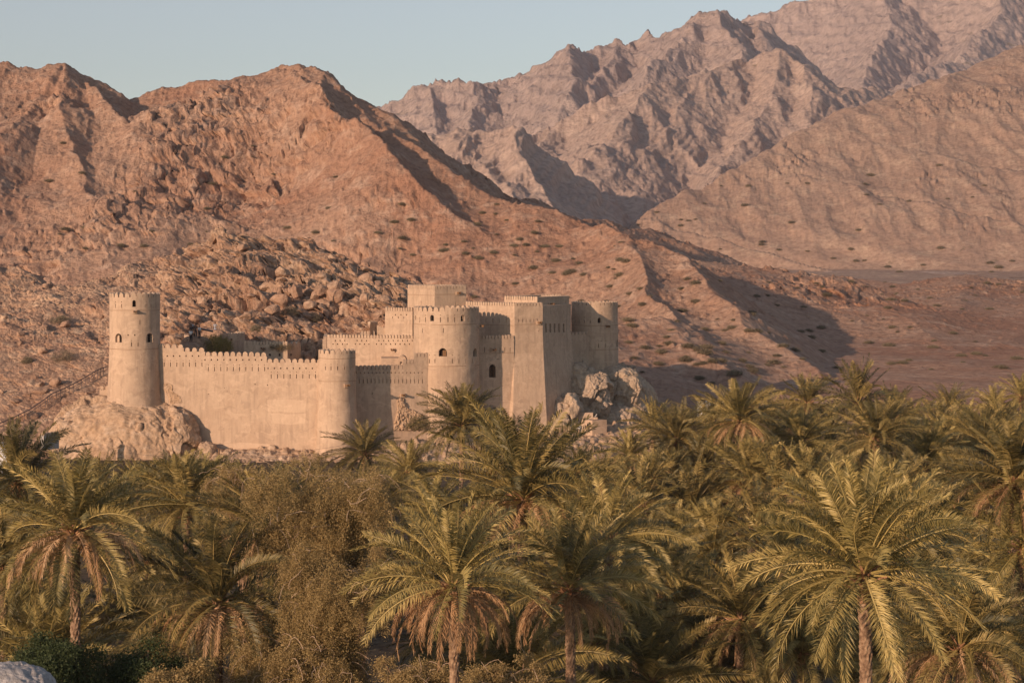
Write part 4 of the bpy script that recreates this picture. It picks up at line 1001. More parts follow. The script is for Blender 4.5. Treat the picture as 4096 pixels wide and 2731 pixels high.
def palm(u, v, w, label, dead=0, near=None, young=False, d=None, group='date palms of the grove', tilt=None, zs=1.0, ci=None):
    """crown centre at (u, v) of the 2352 px view, crown w pixels across there"""
    D = d if d else 7.0 * F / KD / w
    D = min(D, (CAMZ - 3.4) * F / KD / (v - HY / KD))
    sc = w * D / (F / KD) / (7.6 if w >= 300 else 7.2)
    c = WD(u, v, D); h = c.z
    if h < 1.2: h = 1.2
    near = (D < 150) if near is None else near
    i = len(PALMS); rs = np.random.default_rng(900 + i)
    root = empty('date_palm', (c.x, c.y, 0.0), label, 'palm tree', group)
    Hh = min(TR, key=lambda q: abs(q - h)); tme, off = TR[Hh][i % 2]
    rz = rs.uniform(0, 6.28); ca, sa = math.cos(rz), math.sin(rz)
    tr = ob('trunk', tme, root); tr.scale = (sc, sc, h / Hh); tr.rotation_euler = (0, 0, rz)
    ox, oy = (off[0] * ca - off[1] * sa) * sc, (off[0] * sa + off[1] * ca) * sc
    tr.location = (-ox, -oy, 0)
    meshes = CR_T if ci == 'lift' else CR_Y if young else (CR_N if near else CR_F)
    cr = ob('crown', meshes[(i if ci in (None, 'lift') else ci) % len(meshes)], root); cr.location = (0, 0, h); cr.scale = (sc * rs.uniform(.94, 1.06), sc * rs.uniform(.94, 1.06), sc * zs * rs.uniform(.86, 1.12))
    tl = tilt if tilt else (rs.normal() * 0.09, rs.normal() * 0.09); cr.rotation_euler = (tl[0], tl[1], rs.uniform(0, 6.28))
    st = ob('leaf_stubs', STUB[i % 2], root); st.location = (0, 0, h); st.scale = (sc,) * 3; st.rotation_euler = (0, 0, rz)
    if dead:
        de = ob('dead_fronds', (DEADF if not near else DEAD[(dead - 1) % 3]), root); de.location = (0, 0, h - 0.35); de.scale = (sc * 0.9, sc * 0.9, sc * (0.8 + 0.1 * dead)); de.rotation_euler = (0, 0, rs.uniform(0, 6.28))
    PALMS.append((u, v, w, D, c.x, c.y)); return root
# hand placed palms, (u, v, width, label, dead skirt)
palm(170, 1218, 400, 'biggest palm at the left edge, wide crown over hanging brown fronds', 2)
palm(45, 1110, 270, 'upright palm at the far left edge in front of the white wall', 0)
palm(10, 1300, 300, 'palm half cut off by the left edge of the photo', 0)
palm(500, 1385, 375, 'palm with fanned olive fronds between the big left palm and the feathery tree', 2, d=86, ci=1)
palm(430, 1165, 270, 'bluish shaded palm just above the feathery tree on its left', 0)
palm(600, 1210, 320, 'palm whose right half is buried in the feathery tree', 1)
palm(1040, 1348, 385, 'palm with a full skirt of pinkish dead fronds and a bare straight trunk', 3, ci='lift', d=77)
palm(1308, 1352, 390, 'palm with an orange trunk standing right of the one with the pink dead skirt', 1, ci='lift')
palm(1203, 1145, 400, 'large palm rising against the tall keep wall, above the two trunked palms', 1, d=104)
palm(1061, 978, 185, 'small upright palm in front of the base of the biggest round tower', 0, near=True)
palm(838, 1042, 165, 'small palm in front of the pinkish wall beside the small round tower', 0, near=True)
palm(937, 1085, 150, 'low palm beside the pale rubble under the pinkish wall', 0, near=True)
palm(1446, 1050, 120, 'small orange toned palm with a rounded dead skirt in front of the stone tank', 2, near=True)
palm(1985, 1318, 500, 'huge palm with golden fronds sweeping left on the right side of the grove', 0, ci=4)
palm(2205, 1488, 400, 'palm at the bottom right corner with pale drooping fronds', 2)
palm(1398, 1240, 330, 'palm with tall fanned fronds directly behind the orange trunked palm', 0)
palm(1490, 1330, 270, 'half dead palm with greyish fronds sagging to the right', 3)
palm(1700, 968, 190, 'dark palm beside the small white building', 1, near=True)
palm(1555, 1012, 165, 'palm right of the orange toned one at the foot of the hill', 0, near=True)
palm(1724, 1100, 205, 'palm with an exposed brown heart left of the huge golden palm', 1, near=True)
palm(1590, 1172, 205, 'solitary palm with curved olive fronds above the bluish hollow', 0, near=True)
palm(1842, 1019, 185, 'palm behind the top of the huge golden palm, to its left', 1, near=True)
palm(2011, 1008, 195, 'palm directly above the huge golden palm crown', 0, near=True)
palm(1855, 926, 150, 'left of the two bushy palms on the grove skyline', 0)
palm(1972, 926, 180, 'broadest palm on the grove skyline under the shaded hill foot', 0)
palm(2180, 945, 130, 'single spiky palm on the grove skyline under the pale rock slab', 0)
palm(2285, 935, 110, 'palm on the grove skyline near the right edge', 0)
palm(2345, 912, 120, 'highest palm on the grove skyline at the right edge', 0)
palm(2261, 1035, 180, 'palm below the skyline with upright spiky fronds near the right edge', 0, near=True)
palm(2330, 1105, 330, 'large palm cut by the right edge with curving golden fronds', 1)
palm(2345, 1260, 330, 'palm under the one cut by the right edge, its fronds arching left', 0)
palm(2130, 1060, 190, 'palm just right of the upper fronds of the huge golden palm', 0, near=True)
palm(1616, 1075, 140, 'small palm left of the one with the exposed brown heart', 1, near=True)
palm(1842, 1500, 330, 'low palm at the bottom between the cut trunk and the golden palm trunk', 0)
palm(1640, 1520, 280, 'low palm at the bottom edge right of the orange trunk', 0)
palm(1700, 1420, 330, 'palm with dark arching fronds left of the huge golden palm trunk', 1)
palm(2330, 1430, 300, 'palm in the lower right edge behind the bottom corner palm', 1)
palm(2090, 1240, 300, 'palm crowded behind the right side of the huge golden palm', 0)
palm(60, 1470, 260, 'dark low palm in shade at the bottom left', 0)
palm(300, 1440, 240, 'dark shaded palm under the big left palm', 0)
palm(660, 1330, 230, 'palm mostly swallowed by the feathery tree', 0)
palm(1180, 1440, 220, 'shaded palm deep between the two trunked palms', 2)
palm(1000, 1175, 200, 'bluish palm below the large palm at its left', 0)
palm(880, 1160, 180, 'bluish palm peeking over the right side of the feathery tree', 0, near=True)
palm(1640, 1270, 220, 'bluish palm filling the hollow right of the half dead palm', 0)
palm(1560, 1240, 180, 'bluish palm behind the half dead palm', 0, near=True)
# rows of smaller palms, each told apart by the row and its place in it
ORD = ['first', 'second', 'third', 'fourth', 'fifth', 'sixth', 'seventh', 'eighth', 'ninth', 'tenth', 'eleventh', 'twelfth', 'thirteenth', 'fourteenth', 'fifteenth', 'sixteenth']
def row(items, w, where, dead=(), group='small palms in the back rows'):
    rs = np.random.default_rng(int(w) * 7 + len(items))
    for k, (u, v) in enumerate(items):
        palm(u, v, w * rs.uniform(0.88, 1.12), ORD[k] + ' small palm ' + where, 1 if k in dead else 0, near=False, group=group)
row([(150, 1118), (235, 1124), (318, 1130), (392, 1124), (470, 1122), (545, 1130), (640, 1130), (715, 1126)], 145, 'in the row just under the tower rock and front wall')
row([(1130, 1090), (1330, 1085), (1385, 1110), (1500, 1100), (1548, 1085)], 150, 'in the row under the stone tank')
row([(1500, 985), (1635, 968), (1765, 962), (1815, 975), (1900, 975), (2055, 962), (2100, 978), (2150, 990), (2225, 985), (2300, 985)], 140, 'in the row just below the right skyline')
row([(1620, 1015), (1770, 1030), (1905, 1050), (1950, 1080), (2075, 1045), (2185, 1085), (2190, 1020), (2330, 1030)], 165, 'in the second row below the right skyline')
row([(1480, 1165), (1660, 1170), (1790, 1130), (1860, 1120), (2060, 1140), (2140, 1170), (2240, 1175)], 190, 'in the third row on the right', (2, 3))
row([(1740, 1220), (1790, 1290), (2180, 1290), (2240, 1340), (2100, 1400)], 230, 'in the crowded rows behind the huge golden palm', (1,))
row([(270, 1200), (340, 1290), (100, 1380), (400, 1480), (420, 1330)], 220, 'in the shade behind the big left palm')
row([(1240, 1250), (1110, 1230), (1190, 1310), (1380, 1430), (1460, 1440), (1560, 1400), (960, 1290)], 230, 'in the shade behind the two trunked palms')
# extra bare trunks among the near palms come from young palms standing lower
palm(985, 1480, 150, 'small palm with an orange trunk left of the bare straight trunk', 0, d=97, near=True)
palm(1082, 1470, 150, 'small palm with an orange trunk right of the bare straight trunk', 0, d=99, near=True)
palm(1368, 1480, 150, 'small palm standing close behind the orange trunk', 0, d=98, near=True)

# gaps of the canopy filled with further palms, each named after the neighbour it stands beside
BIG = [(170, 1218, 'the biggest left palm'), (505, 1400, 'the fanned palm left of the feathery tree'), (1040, 1348, 'the pink skirted palm'), (1308, 1352, 'the orange trunked palm'), (1203, 1122, 'the large palm before the keep'),
       (1985, 1318, 'the huge golden palm'), (2205, 1488, 'the bottom right corner palm'), (1398, 1240, 'the tall fanned palm behind the orange trunk'), (1490, 1330, 'the half dead palm'), (1724, 1100, 'the brown hearted palm'), (2330, 1105, 'the palm cut by the right edge'),
       (1590, 1172, 'the solitary curved palm'), (1446, 1050, 'the orange toned palm'), (1842, 1500, 'the low bottom palm'), (2011, 1008, 'the palm above the golden crown'), (430, 1165, 'the bluish left palm'), (1842, 1019, 'the palm behind the golden crown')]
rs_ = np.random.default_rng(5150); used_ = {}; nfill = 0
for v in list(range(1000, 1560, 62)):
    for k in range(17):
        u = rs_.uniform(0, 2352); vv = v + rs_.uniform(-25, 25); w = 95 + (vv - 880) * 0.44 + rs_.normal() * 14
        if vv < 1130 and u < 1440: continue
        if 560 < u < 940 and vv > 1080: continue
        if 300 < u < 620 and vv > 1220: continue
        if min(((u - a) ** 2 + ((vv - b) * 1.4) ** 2) ** .5 / (w + w2) for a, b, w2, *_ in PALMS) < 0.205: continue
        D = 7.0 * F / KD / w * rs_.uniform(1.04, 1.22)
        a, b, nm = min(BIG, key=lambda q: (q[0] - u) ** 2 + (q[1] - vv) ** 2)
        ang = math.degrees(math.atan2(b - vv, u - a)) % 360; di = ['to the right of', 'up and right of', 'above', 'up and left of', 'to the left of', 'down and left of', 'below', 'down and right of'][int((ang + 22.5) // 45) % 8]
        lab = 'canopy palm ' + di + ' ' + nm; c_ = used_.get(lab, 0); used_[lab] = c_ + 1
        if c_: lab = ('another, smaller ' if c_ == 1 else 'third, smallest ') + lab
        if c_ > 2: continue
        palm(u, vv, w * (1 - 0.06 * c_), lab, 0, near=(D < 130), d=D, group='canopy palms between the named ones'); nfill += 1
print('fill palms', nfill, 'all', len(PALMS))

# ============================================================ OTHER VEGETATION
M_fine = leafmat('feathery_leaf', [(0.0, (0.10, 0.085, 0.04)), (0.5, (0.31, 0.225, 0.095)), (1.0, (0.58, 0.42, 0.21))], 0.7, 0.25, 0.15)
M_twig = leafmat('pale_twig', [(0.0, (0.28, 0.19, 0.13)), (1.0, (0.50, 0.38, 0.28))], 0.8, 0.0, 0.1)
M_green = leafmat('dark_green_leaf', [(0.0, (0.035, 0.055, 0.025)), (0.6, (0.07, 0.09, 0.035)), (1.0, (0.13, 0.14, 0.055))], 0.6, 0.25, 0.2)
M_bush = leafmat('dry_bush_leaf', [(0.0, (0.12, 0.10, 0.05)), (0.5, (0.19, 0.145, 0.075)), (1.0, (0.28, 0.20, 0.11))], 0.8, 0.15, 0.1)
M_thorn = leafmat('grey_olive_leaf', [(0.0, (0.13, 0.11, 0.075)), (0.6, (0.20, 0.165, 0.11)), (1.0, (0.27, 0.215, 0.14))], 0.8, 0.1, 0.1)
def leaves(name, C, n, size, mat, seed, up=0.2, asp=3.5, droop=0.0):
    """n small pointed leaves at each point of C (already in object space)"""
    rs = np.random.default_rng(seed); C = np.repeat(C, n, 0); k = len(C)
    Cs = C + rs.normal(size=(k, 3)) * size * 1.6
    d = rs.normal(size=(k, 3)); d[:, 2] += up - droop; d /= np.linalg.norm(d, axis=1)[:, None]
    w = np.cross(d, rs.normal(size=(k, 3))); w /= np.linalg.norm(w, axis=1)[:, None]
    l = size * rs.uniform(0.6, 1.4, (k, 1)); ww = l / asp
    V = np.stack([Cs, Cs + d * l * .5 + w * ww, Cs + d * l, Cs + d * l * .5 - w * ww], 1).reshape(-1, 3)
    Fq = np.arange(4 * k).reshape(k, 4); T = np.repeat(np.clip(0.5 + rs.normal(size=k) * 0.2, 0, 1), 4)
    return npmesh(name, V, Fq, mat, False, T)
def ctube(mb, pts, rads, n, T, val):
    b = len(mb.v); mb.tube(pts, rads, n, cap=False); T += [val] * (len(mb.v) - b)
def feathery(u, v, d, w, h, label, seed, ncl=1500, mat=M_fine, nleaf=44, size=0.064, lean=0.0, low=0.0, twig=True, name='feathery_tree', cat='tree', group=None, wisp=1.0):
    """wide crown of fine drooping foliage; (u, v) crown centre, w x h its size in pixels"""
    c = WD(u, v, d); px = d / (F / KD); rx, rz = w * px / 2, h * px / 2; ry = rx * 0.8; rs = np.random.default_rng(seed)
    root = empty(name, (c.x, c.y, 0), label, cat, group)
    cz = c.z
    # lobes
    L = [(rs.normal(size=3) * np.array([rx, ry, rz]) * 0.46, rs.uniform(0.18, 0.46)) for _ in range(26)]
    pts = []; 
    for k in range(ncl):
        o, s = L[rs.integers(len(L))]; q = rs.normal(size=3); q /= np.linalg.norm(q); q *= rs.random() ** 0.28
        p = o + q * np.array([rx, ry, rz]) * s
        pts.append(p + np.array([0, 0, cz]))
        if rs.random() < 0.5 * wisp:       # hanging spray
            l = rs.uniform(0.3, 1.0); out = q * np.array([1, 1, 0.0])
            for j in range(1, 5): pts.append(p + out * 0.12 * j + np.array([0, 0, cz - l * (j / 4) ** 1.6]))
    pts = np.array(pts); pts = pts[pts[:, 2] > low]
    ob('crown', leaves('crown', pts, nleaf, size, mat, seed, 0.1, 4.2, 0.3), root)
    mb = MB(); T = []
    ctube(mb, [(0, 0, -0.3), (lean * .3, 0, cz * 0.35), (lean, 0, cz * 0.8)], [0.28, 0.22, 0.14], 8, T, 0.2)
    for o, s in L:
        if o[1] < 0.15 * ry: continue
        a = np.array([lean * .5, 0, cz * 0.45]); b = o + np.array([0, 0, cz]); m = (a + b) / 2 + rs.normal(size=3) * 0.4
        ctube(mb, [a, m, b], [0.08, 0.045, 0.02], 5, T, 0.3)
    me = mb.mesh('trunk', M_bark); at = me.attributes.new('tint', 'FLOAT', 'POINT'); at.data.foreach_set('value', T); ob('trunk', me, root)
    if twig:
        mb = MB(); T = []
        for k in range(int(75 * wisp)):
            o, s = L[rs.integers(len(L))]; q = rs.normal(size=3); q[1] = -abs(q[1]); q /= np.linalg.norm(q)
            p = o + q * np.array([rx, ry, rz]) * s * 0.9 + np.array([0, 0, cz]); P = [p]
            dr = q + rs.normal(size=3) * 0.8; dr[2] = abs(dr[2]) * 0.6
            for j in range(6):
                dr = dr / np.linalg.norm(dr); p = p + dr * 0.22; P.append(p); dr = dr + rs.normal(size=3) * 0.35; dr[2] -= 0.28
            ctube(mb, P, [0.014] * 3 + [0.01] * 4, 3, T, rs.random())
        me = mb.mesh('twigs', M_twig); at = me.attributes.new('tint', 'FLOAT', 'POINT'); at.data.foreach_set('value', T); ob('twigs', me, root)
    return root
feathery(755, 1225, 87, 300, 320, 'tall feathery brown green tree rising in the left middle of the grove', 21, 2400)
feathery(745, 1430, 84, 270, 320, 'lower feathery tree with drooping sprays directly below the tall one', 22, 1700)
feathery(640, 1520, 84, 240, 160, 'low spreading feathery tree hiding the dead skirt of a palm', 23, 1200)
feathery(560, 1090 + 30, 108, 120, 90, 'wispy feathery tree top between two palms under the front wall', 24, 500)
feathery(710, 1116, 112, 200, 110, 'broad feathery tree top under the right part of the front wall', 34, 900)
feathery(830, 1150, 104, 130, 120, 'feathery side crown leaning right toward the small palms', 25, 600)
feathery(1140, 1560, 80, 170, 60, 'dry twiggy shrub at the bottom centre between the trunks', 26, 520, name='twiggy_shrub', cat='shrub', wisp=0.3)
feathery(960, 1555, 82, 160, 60, 'dry twiggy shrub at the bottom left of the bare straight trunk', 27, 460, name='twiggy_shrub', cat='shrub', wisp=0.3)
feathery(120, 1520, 80, 230, 90, 'dark green shrub in shade beside the pale boulder', 28, 700, M_green, 30, 0.10, twig=False, name='shrub', cat='shrub', wisp=0.2)
feathery(300, 1550, 82, 220, 90, 'dark green shrub at the bottom under the big left palm', 29, 700, M_green, 30, 0.10, twig=False, name='shrub', cat='shrub', wisp=0.2)
feathery(400, 1570, 80, 150, 80, 'olive shrub at the bottom edge left of the feathery trees', 30, 500, M_fine, 26, 0.09, twig=False, name='shrub', cat='shrub', wisp=0.4)
# bush on the slope above the front wall
def bush(u, v, d, w, h, label, seed, mat=M_bush, ncl=260, name='bush', n=30, size=0.09):
    c = WD(u, v, d); px = d / (F / KD); rs = np.random.default_rng(seed)
    q = rs.normal(size=(ncl, 3)); q /= np.linalg.norm(q, axis=1)[:, None]; q *= rs.random((ncl, 1)) ** 0.35; q[:, 2] = np.abs(q[:, 2]) * (1 - 0.25 * rs.random(ncl))
    P = q * np.array([w * px / 2, w * px / 2, h * px]); root = empty(name, c, label, 'bush')
    ob('foliage', leaves('foliage', P, n, size, mat, seed, 0.4, 3.0), root)
    mb = MB(); T = []
    for k in range(40):
        e = P[rs.integers(ncl)]; ctube(mb, [(0, 0, -0.3), e * 0.5 + rs.normal(size=3) * 0.1, e], [0.03, 0.02, 0.01], 3, T, rs.random())
    me = mb.mesh('stems', M_twig); at = me.attributes.new('tint', 'FLOAT', 'POINT'); at.data.foreach_set('value', T); ob('stems', me, root)
M_obush = leafmat('orange_green_leaf', [(0.0, (0.14, 0.14, 0.045)), (0.5, (0.24, 0.19, 0.06)), (1.0, (0.36, 0.24, 0.10))], 0.7, 0.25, 0.1)
bush(492, 806, 256, 92, 42, 'round olive and orange bush on the slope above the front wall', 41, M_obush, 420, n=36)
bush(962, 985, 243, 60, 38, 'dry brown bush at the foot of the exposed rock patch', 42, M_bush, 220)
bush(648, 800, 262, 60, 10, 'small dry bush behind the rear wall', 43, M_bush, 120)
for k, (u, v, w, h, lab) in enumerate([(138, 742, 50, 22, 'grey dry bush on the open scree left of the watch tower, the higher of two'), (148, 828, 60, 26, 'grey dry bush among boulders left of the watch tower'),
      (62, 832, 26, 12, 'small tawny bush between boulders near the left edge'), (665, 722, 50, 20, 'olive bush on the rocky hill above the rear wall'), (590, 760, 30, 14, 'small olive bush just above the round bastion'), (720, 735, 40, 16, 'dry bush on the rocky hill left of the long bright upper wall'),
      (1380, 905, 20, 8, 'tuft clinging to the crag')]):
    d = 270 if k < 3 else 285
    # walk out along the sight line until the slope is met
    for dd in np.arange(240, 345, 1.0):
        if CAMZ - (v - HY / KD) * dd / (F / KD) < hill_z(u, dd): d = dd; break
    if lab.startswith('tuft'): d = 264.5
    bush(u, v, d, w, h, lab, 50 + k, M_thorn, 110)

# desert shrubs on the slopes: individuals copied from four models
SH = []
for k in range(4):
    rs = np.random.default_rng(70 + k); q = rs.normal(size=(90, 3)); q /= np.linalg.norm(q, axis=1)[:, None]; q *= rs.random((90, 1)) ** 0.4
    q[:, 2] = np.abs(q[:, 2]) * 0.55 + 0.25; SH.append(leaves('desert_shrub', q * np.array([1, 1, 0.9]), 16, 0.16, M_thorn, 80 + k, 0.3, 2.4))
def hit(zf, u, v, d0, d1, st):
    for dd in np.arange(d0, d1, st):
        if CAMZ - (v - HY / KD) * dd / (F / KD) < zf(u, dd): return dd
    return None
def zones(spec, zf, d0, d1, st, label, group, size):
    rs = np.random.default_rng(len(label))
    for (ua, ub, va, vb, n) in spec:
        k = 0; tries = 0
        while k < n and tries < n * 6:
            tries += 1; u = rs.uniform(ua, ub); v = rs.uniform(va, vb); d = hit(zf, u, v, d0, d1, st)
            if d is None: continue
            z = zf(u, d); o = ob('desert_shrub', SH[rs.integers(4)], label=label, cat='shrub', group=group); s = size * rs.uniform(0.6, 1.5)
            o.location = ((u * KD - 2048) / F * d, d, z - 0.1); o.scale = (s * rs.uniform(1, 1.5), s, s * 0.75); o.rotation_euler = (0, 0, rs.uniform(0, 6)); k += 1
for zn, lab, grp in [((1000, 1500, 560, 760, 46), 'grey green desert shrub on the slope right above the fort towers', 'desert shrubs above the fort'),
      ((1430, 1700, 740, 900, 26), 'desert shrub on the low pinkish knoll right of the right hand tower', 'desert shrubs on the knoll'),
      ((1560, 1900, 640, 860, 44), 'desert shrub in the shadowed gully at the mountain foot', 'desert shrubs in the gully'),
      ((1850, 2352, 650, 850, 50), 'desert shrub on the open reddish fan above the right half of the grove', 'desert shrubs on the reddish fan'),
      ((100, 900, 330, 600, 30), 'desert shrub high on the left face of the near mountain', 'desert shrubs on the near mountain face'),
      ((900, 1300, 470, 600, 24), 'desert shrub on the lower shoulder of the near mountain', 'desert shrubs on the mountain shoulder')]:
    zones([zn], near_z, 264, 756, 2.0, lab, grp, 0.62)
for zn, lab, grp in [((1900, 2352, 600, 690, 24), 'tiny shrub on the grey fan beyond the reddish hill at the right', 'shrubs on the grey fan'),
      ((1450, 2352, 330, 620, 30), 'tiny dark shrub on the long tan slope at the right', 'shrubs on the long tan slope'), ((1480, 1600, 500, 600, 6), 'tiny dark shrub near the valley notch', 'shrubs near the valley notch')]:
    zones([zn], mid_z, 610, 1250, 4.0, lab, grp, 1.3)

# loose boulders on the rocky hill
BO = []
for k in range(5):
    rb = np.random.default_rng(640 + k); bm = bmesh.new()
    for q in rb.normal(size=(15, 3)):
        q = q / np.linalg.norm(q) * rb.uniform(0.8, 1.05); bm.verts.new((q[0], q[1] * 0.8, q[2] * 0.75))
    bmesh.ops.convex_hull(bm, input=bm.verts); bmesh.ops.delete(bm, geom=[v for v in bm.verts if not v.link_faces], context='VERTS')
    bmesh.ops.bevel(bm, geom=bm.edges[:], offset=0.07, segments=1, affect='EDGES'); bmesh.ops.triangulate(bm, faces=bm.faces)
    bmesh.ops.subdivide_edges(bm, edges=bm.edges, cuts=3, use_grid_fill=True); bmesh.ops.triangulate(bm, faces=bm.faces)
    V = np.array([v.co[:] for v in bm.verts]); Fc = np.array([[v.index for v in f.verts] for f in bm.faces]); bm.free()
    V = V * (1 + 0.13 * fbm(V[:, 0] * 2 + k, V[:, 1] * 2, V[:, 2] * 2, 5, 0.6))[:, None]; BO.append(npmesh('boulder', V, Fc, M_hill, False))
rs = np.random.default_rng(77)
for (ua, ub, va, vb, n, s0, s1, lab) in [(450, 900, 545, 640, 16, 0.6, 1.4, 'dark edged boulder along the crest of the rocky hill'), (620, 900, 640, 730, 24, 0.9, 2.4, 'rounded boulder on the right half of the rocky hill above the fort'),
      (380, 620, 640, 760, 22, 0.5, 1.3, 'boulder on the rocky hill behind the round bastion'), (0, 240, 760, 960, 20, 0.4, 1.7, 'boulder on the slope left of the watch tower'), (0, 240, 640, 760, 12, 0.4, 1.1, 'boulder on the upper slope at the left edge')]:
    for k in range(n):
        u = rs.uniform(ua, ub); v = rs.uniform(va, vb); d = hit(hill_z, u, v, 240, 349, 1.0)
        if d is None: continue
        s = s0 + (s1 - s0) * rs.random() ** 2; o = ob('boulder', BO[rs.integers(5)], label=lab, cat='boulder', group='loose boulders ' + lab.split('boulder ')[1])
        o.location = ((u * KD - 2048) / F * d, d, hill_z(u, d) + 0.15 * s); o.scale = (s, s * rs.uniform(.7, 1.1), s * rs.uniform(.6, 1.1)); o.rotation_euler = (rs.normal() * .4, rs.normal() * .4, rs.uniform(0, 6))
# pale boulder in the bottom left corner
M_pale = rock_mat('pale_grey_rock', (0.36, 0.34, 0.33), (0.41, 0.39, 0.38), (0.48, 0.46, 0.45), 2, 0.2, 0.1)
p = WD(20, 1600, 60)
rocks('boulder', [dict(c=(p.x, p.y, p.z), r=(1.35, 1.2, 0.95), seed=90, level=6, cell=0.9, amp=0.22, crack=0.06)], M_pale, 'smooth pale grey boulder in the bottom left corner', 'boulder')

# ============================================================ PEOPLE AND SMALL THINGS
def flat(name, c, rough=0.8, nz=0.0):
    m, t, b = newmat(name, rough, 0.2); n = noise(t, pos(t), 9, 4)
    t.links.new(ramp(t, n, [(0.3, tuple(x * 0.85 for x in c)), (0.7, c)]), b.inputs['Base Color']); return m
M_skin = flat('skin', (0.16, 0.085, 0.055)); M_hair = flat('hair', (0.015, 0.012, 0.01)); M_white = flat('white_cloth', (0.75, 0.74, 0.72)); M_black = flat('black_cloth', (0.03, 0.03, 0.035))
M_khaki = flat('khaki_cloth', (0.38, 0.27, 0.15)); M_jean = flat('faded_denim', (0.35, 0.38, 0.45)); M_brown = flat('brown_cloth', (0.12, 0.07, 0.05))
M_metal = flat('dark_rail_metal', (0.09, 0.075, 0.08), 0.5); M_wall2 = flat('shade_toned_wall_paint', (0.42, 0.39, 0.36)); M_house = flat('white_paint', (0.78, 0.78, 0.78))  # M_wall2: albedo lowered to put the compound wall's shade into its colour
ms, ts_, bs = newmat('striped_cloth', 0.8, 0.1); g = N(ts_, 'ShaderNodeTexCoord'); sp = N(ts_, 'ShaderNodeSeparateXYZ'); ts_.links.new(g.outputs['Object'], sp.inputs[0])
ts_.links.new(ramp(ts_, math_(ts_, 'FRACT', math_(ts_, 'MULTIPLY', sp.outputs['Z'], 9.0)), [(0.5, (0.03, 0.03, 0.04)), (0.52, (0.55, 0.55, 0.58))]), bs.inputs['Base Color']); M_stripe = ms
def skin(name, verts, edges, radii, mat, parent, sub=1):
    me = bpy.data.meshes.new(name); me.from_pydata(verts, edges, []); o = bpy.data.objects.new(name, me); COL.objects.link(o)
    md = o.modifiers.new('s', 'SKIN'); md.use_smooth_shade = True
    for i, r in enumerate(radii):
        v = me.skin_vertices[0].data[i]; v.radius = (r, r) if not hasattr(r, '__len__') else r; v.use_root = (i == 0)
    sb = o.modifiers.new('u', 'SUBSURF'); sb.levels = sub; sb.render_levels = sub
    bpy.context.view_layer.update(); dg = bpy.context.evaluated_depsgraph_get(); m2 = bpy.data.meshes.new_from_object(o.evaluated_get(dg)); m2.materials.clear(); m2.materials.append(mat)
    m2.name = name; o.modifiers.clear(); o.data = m2; o.parent = parent; return o
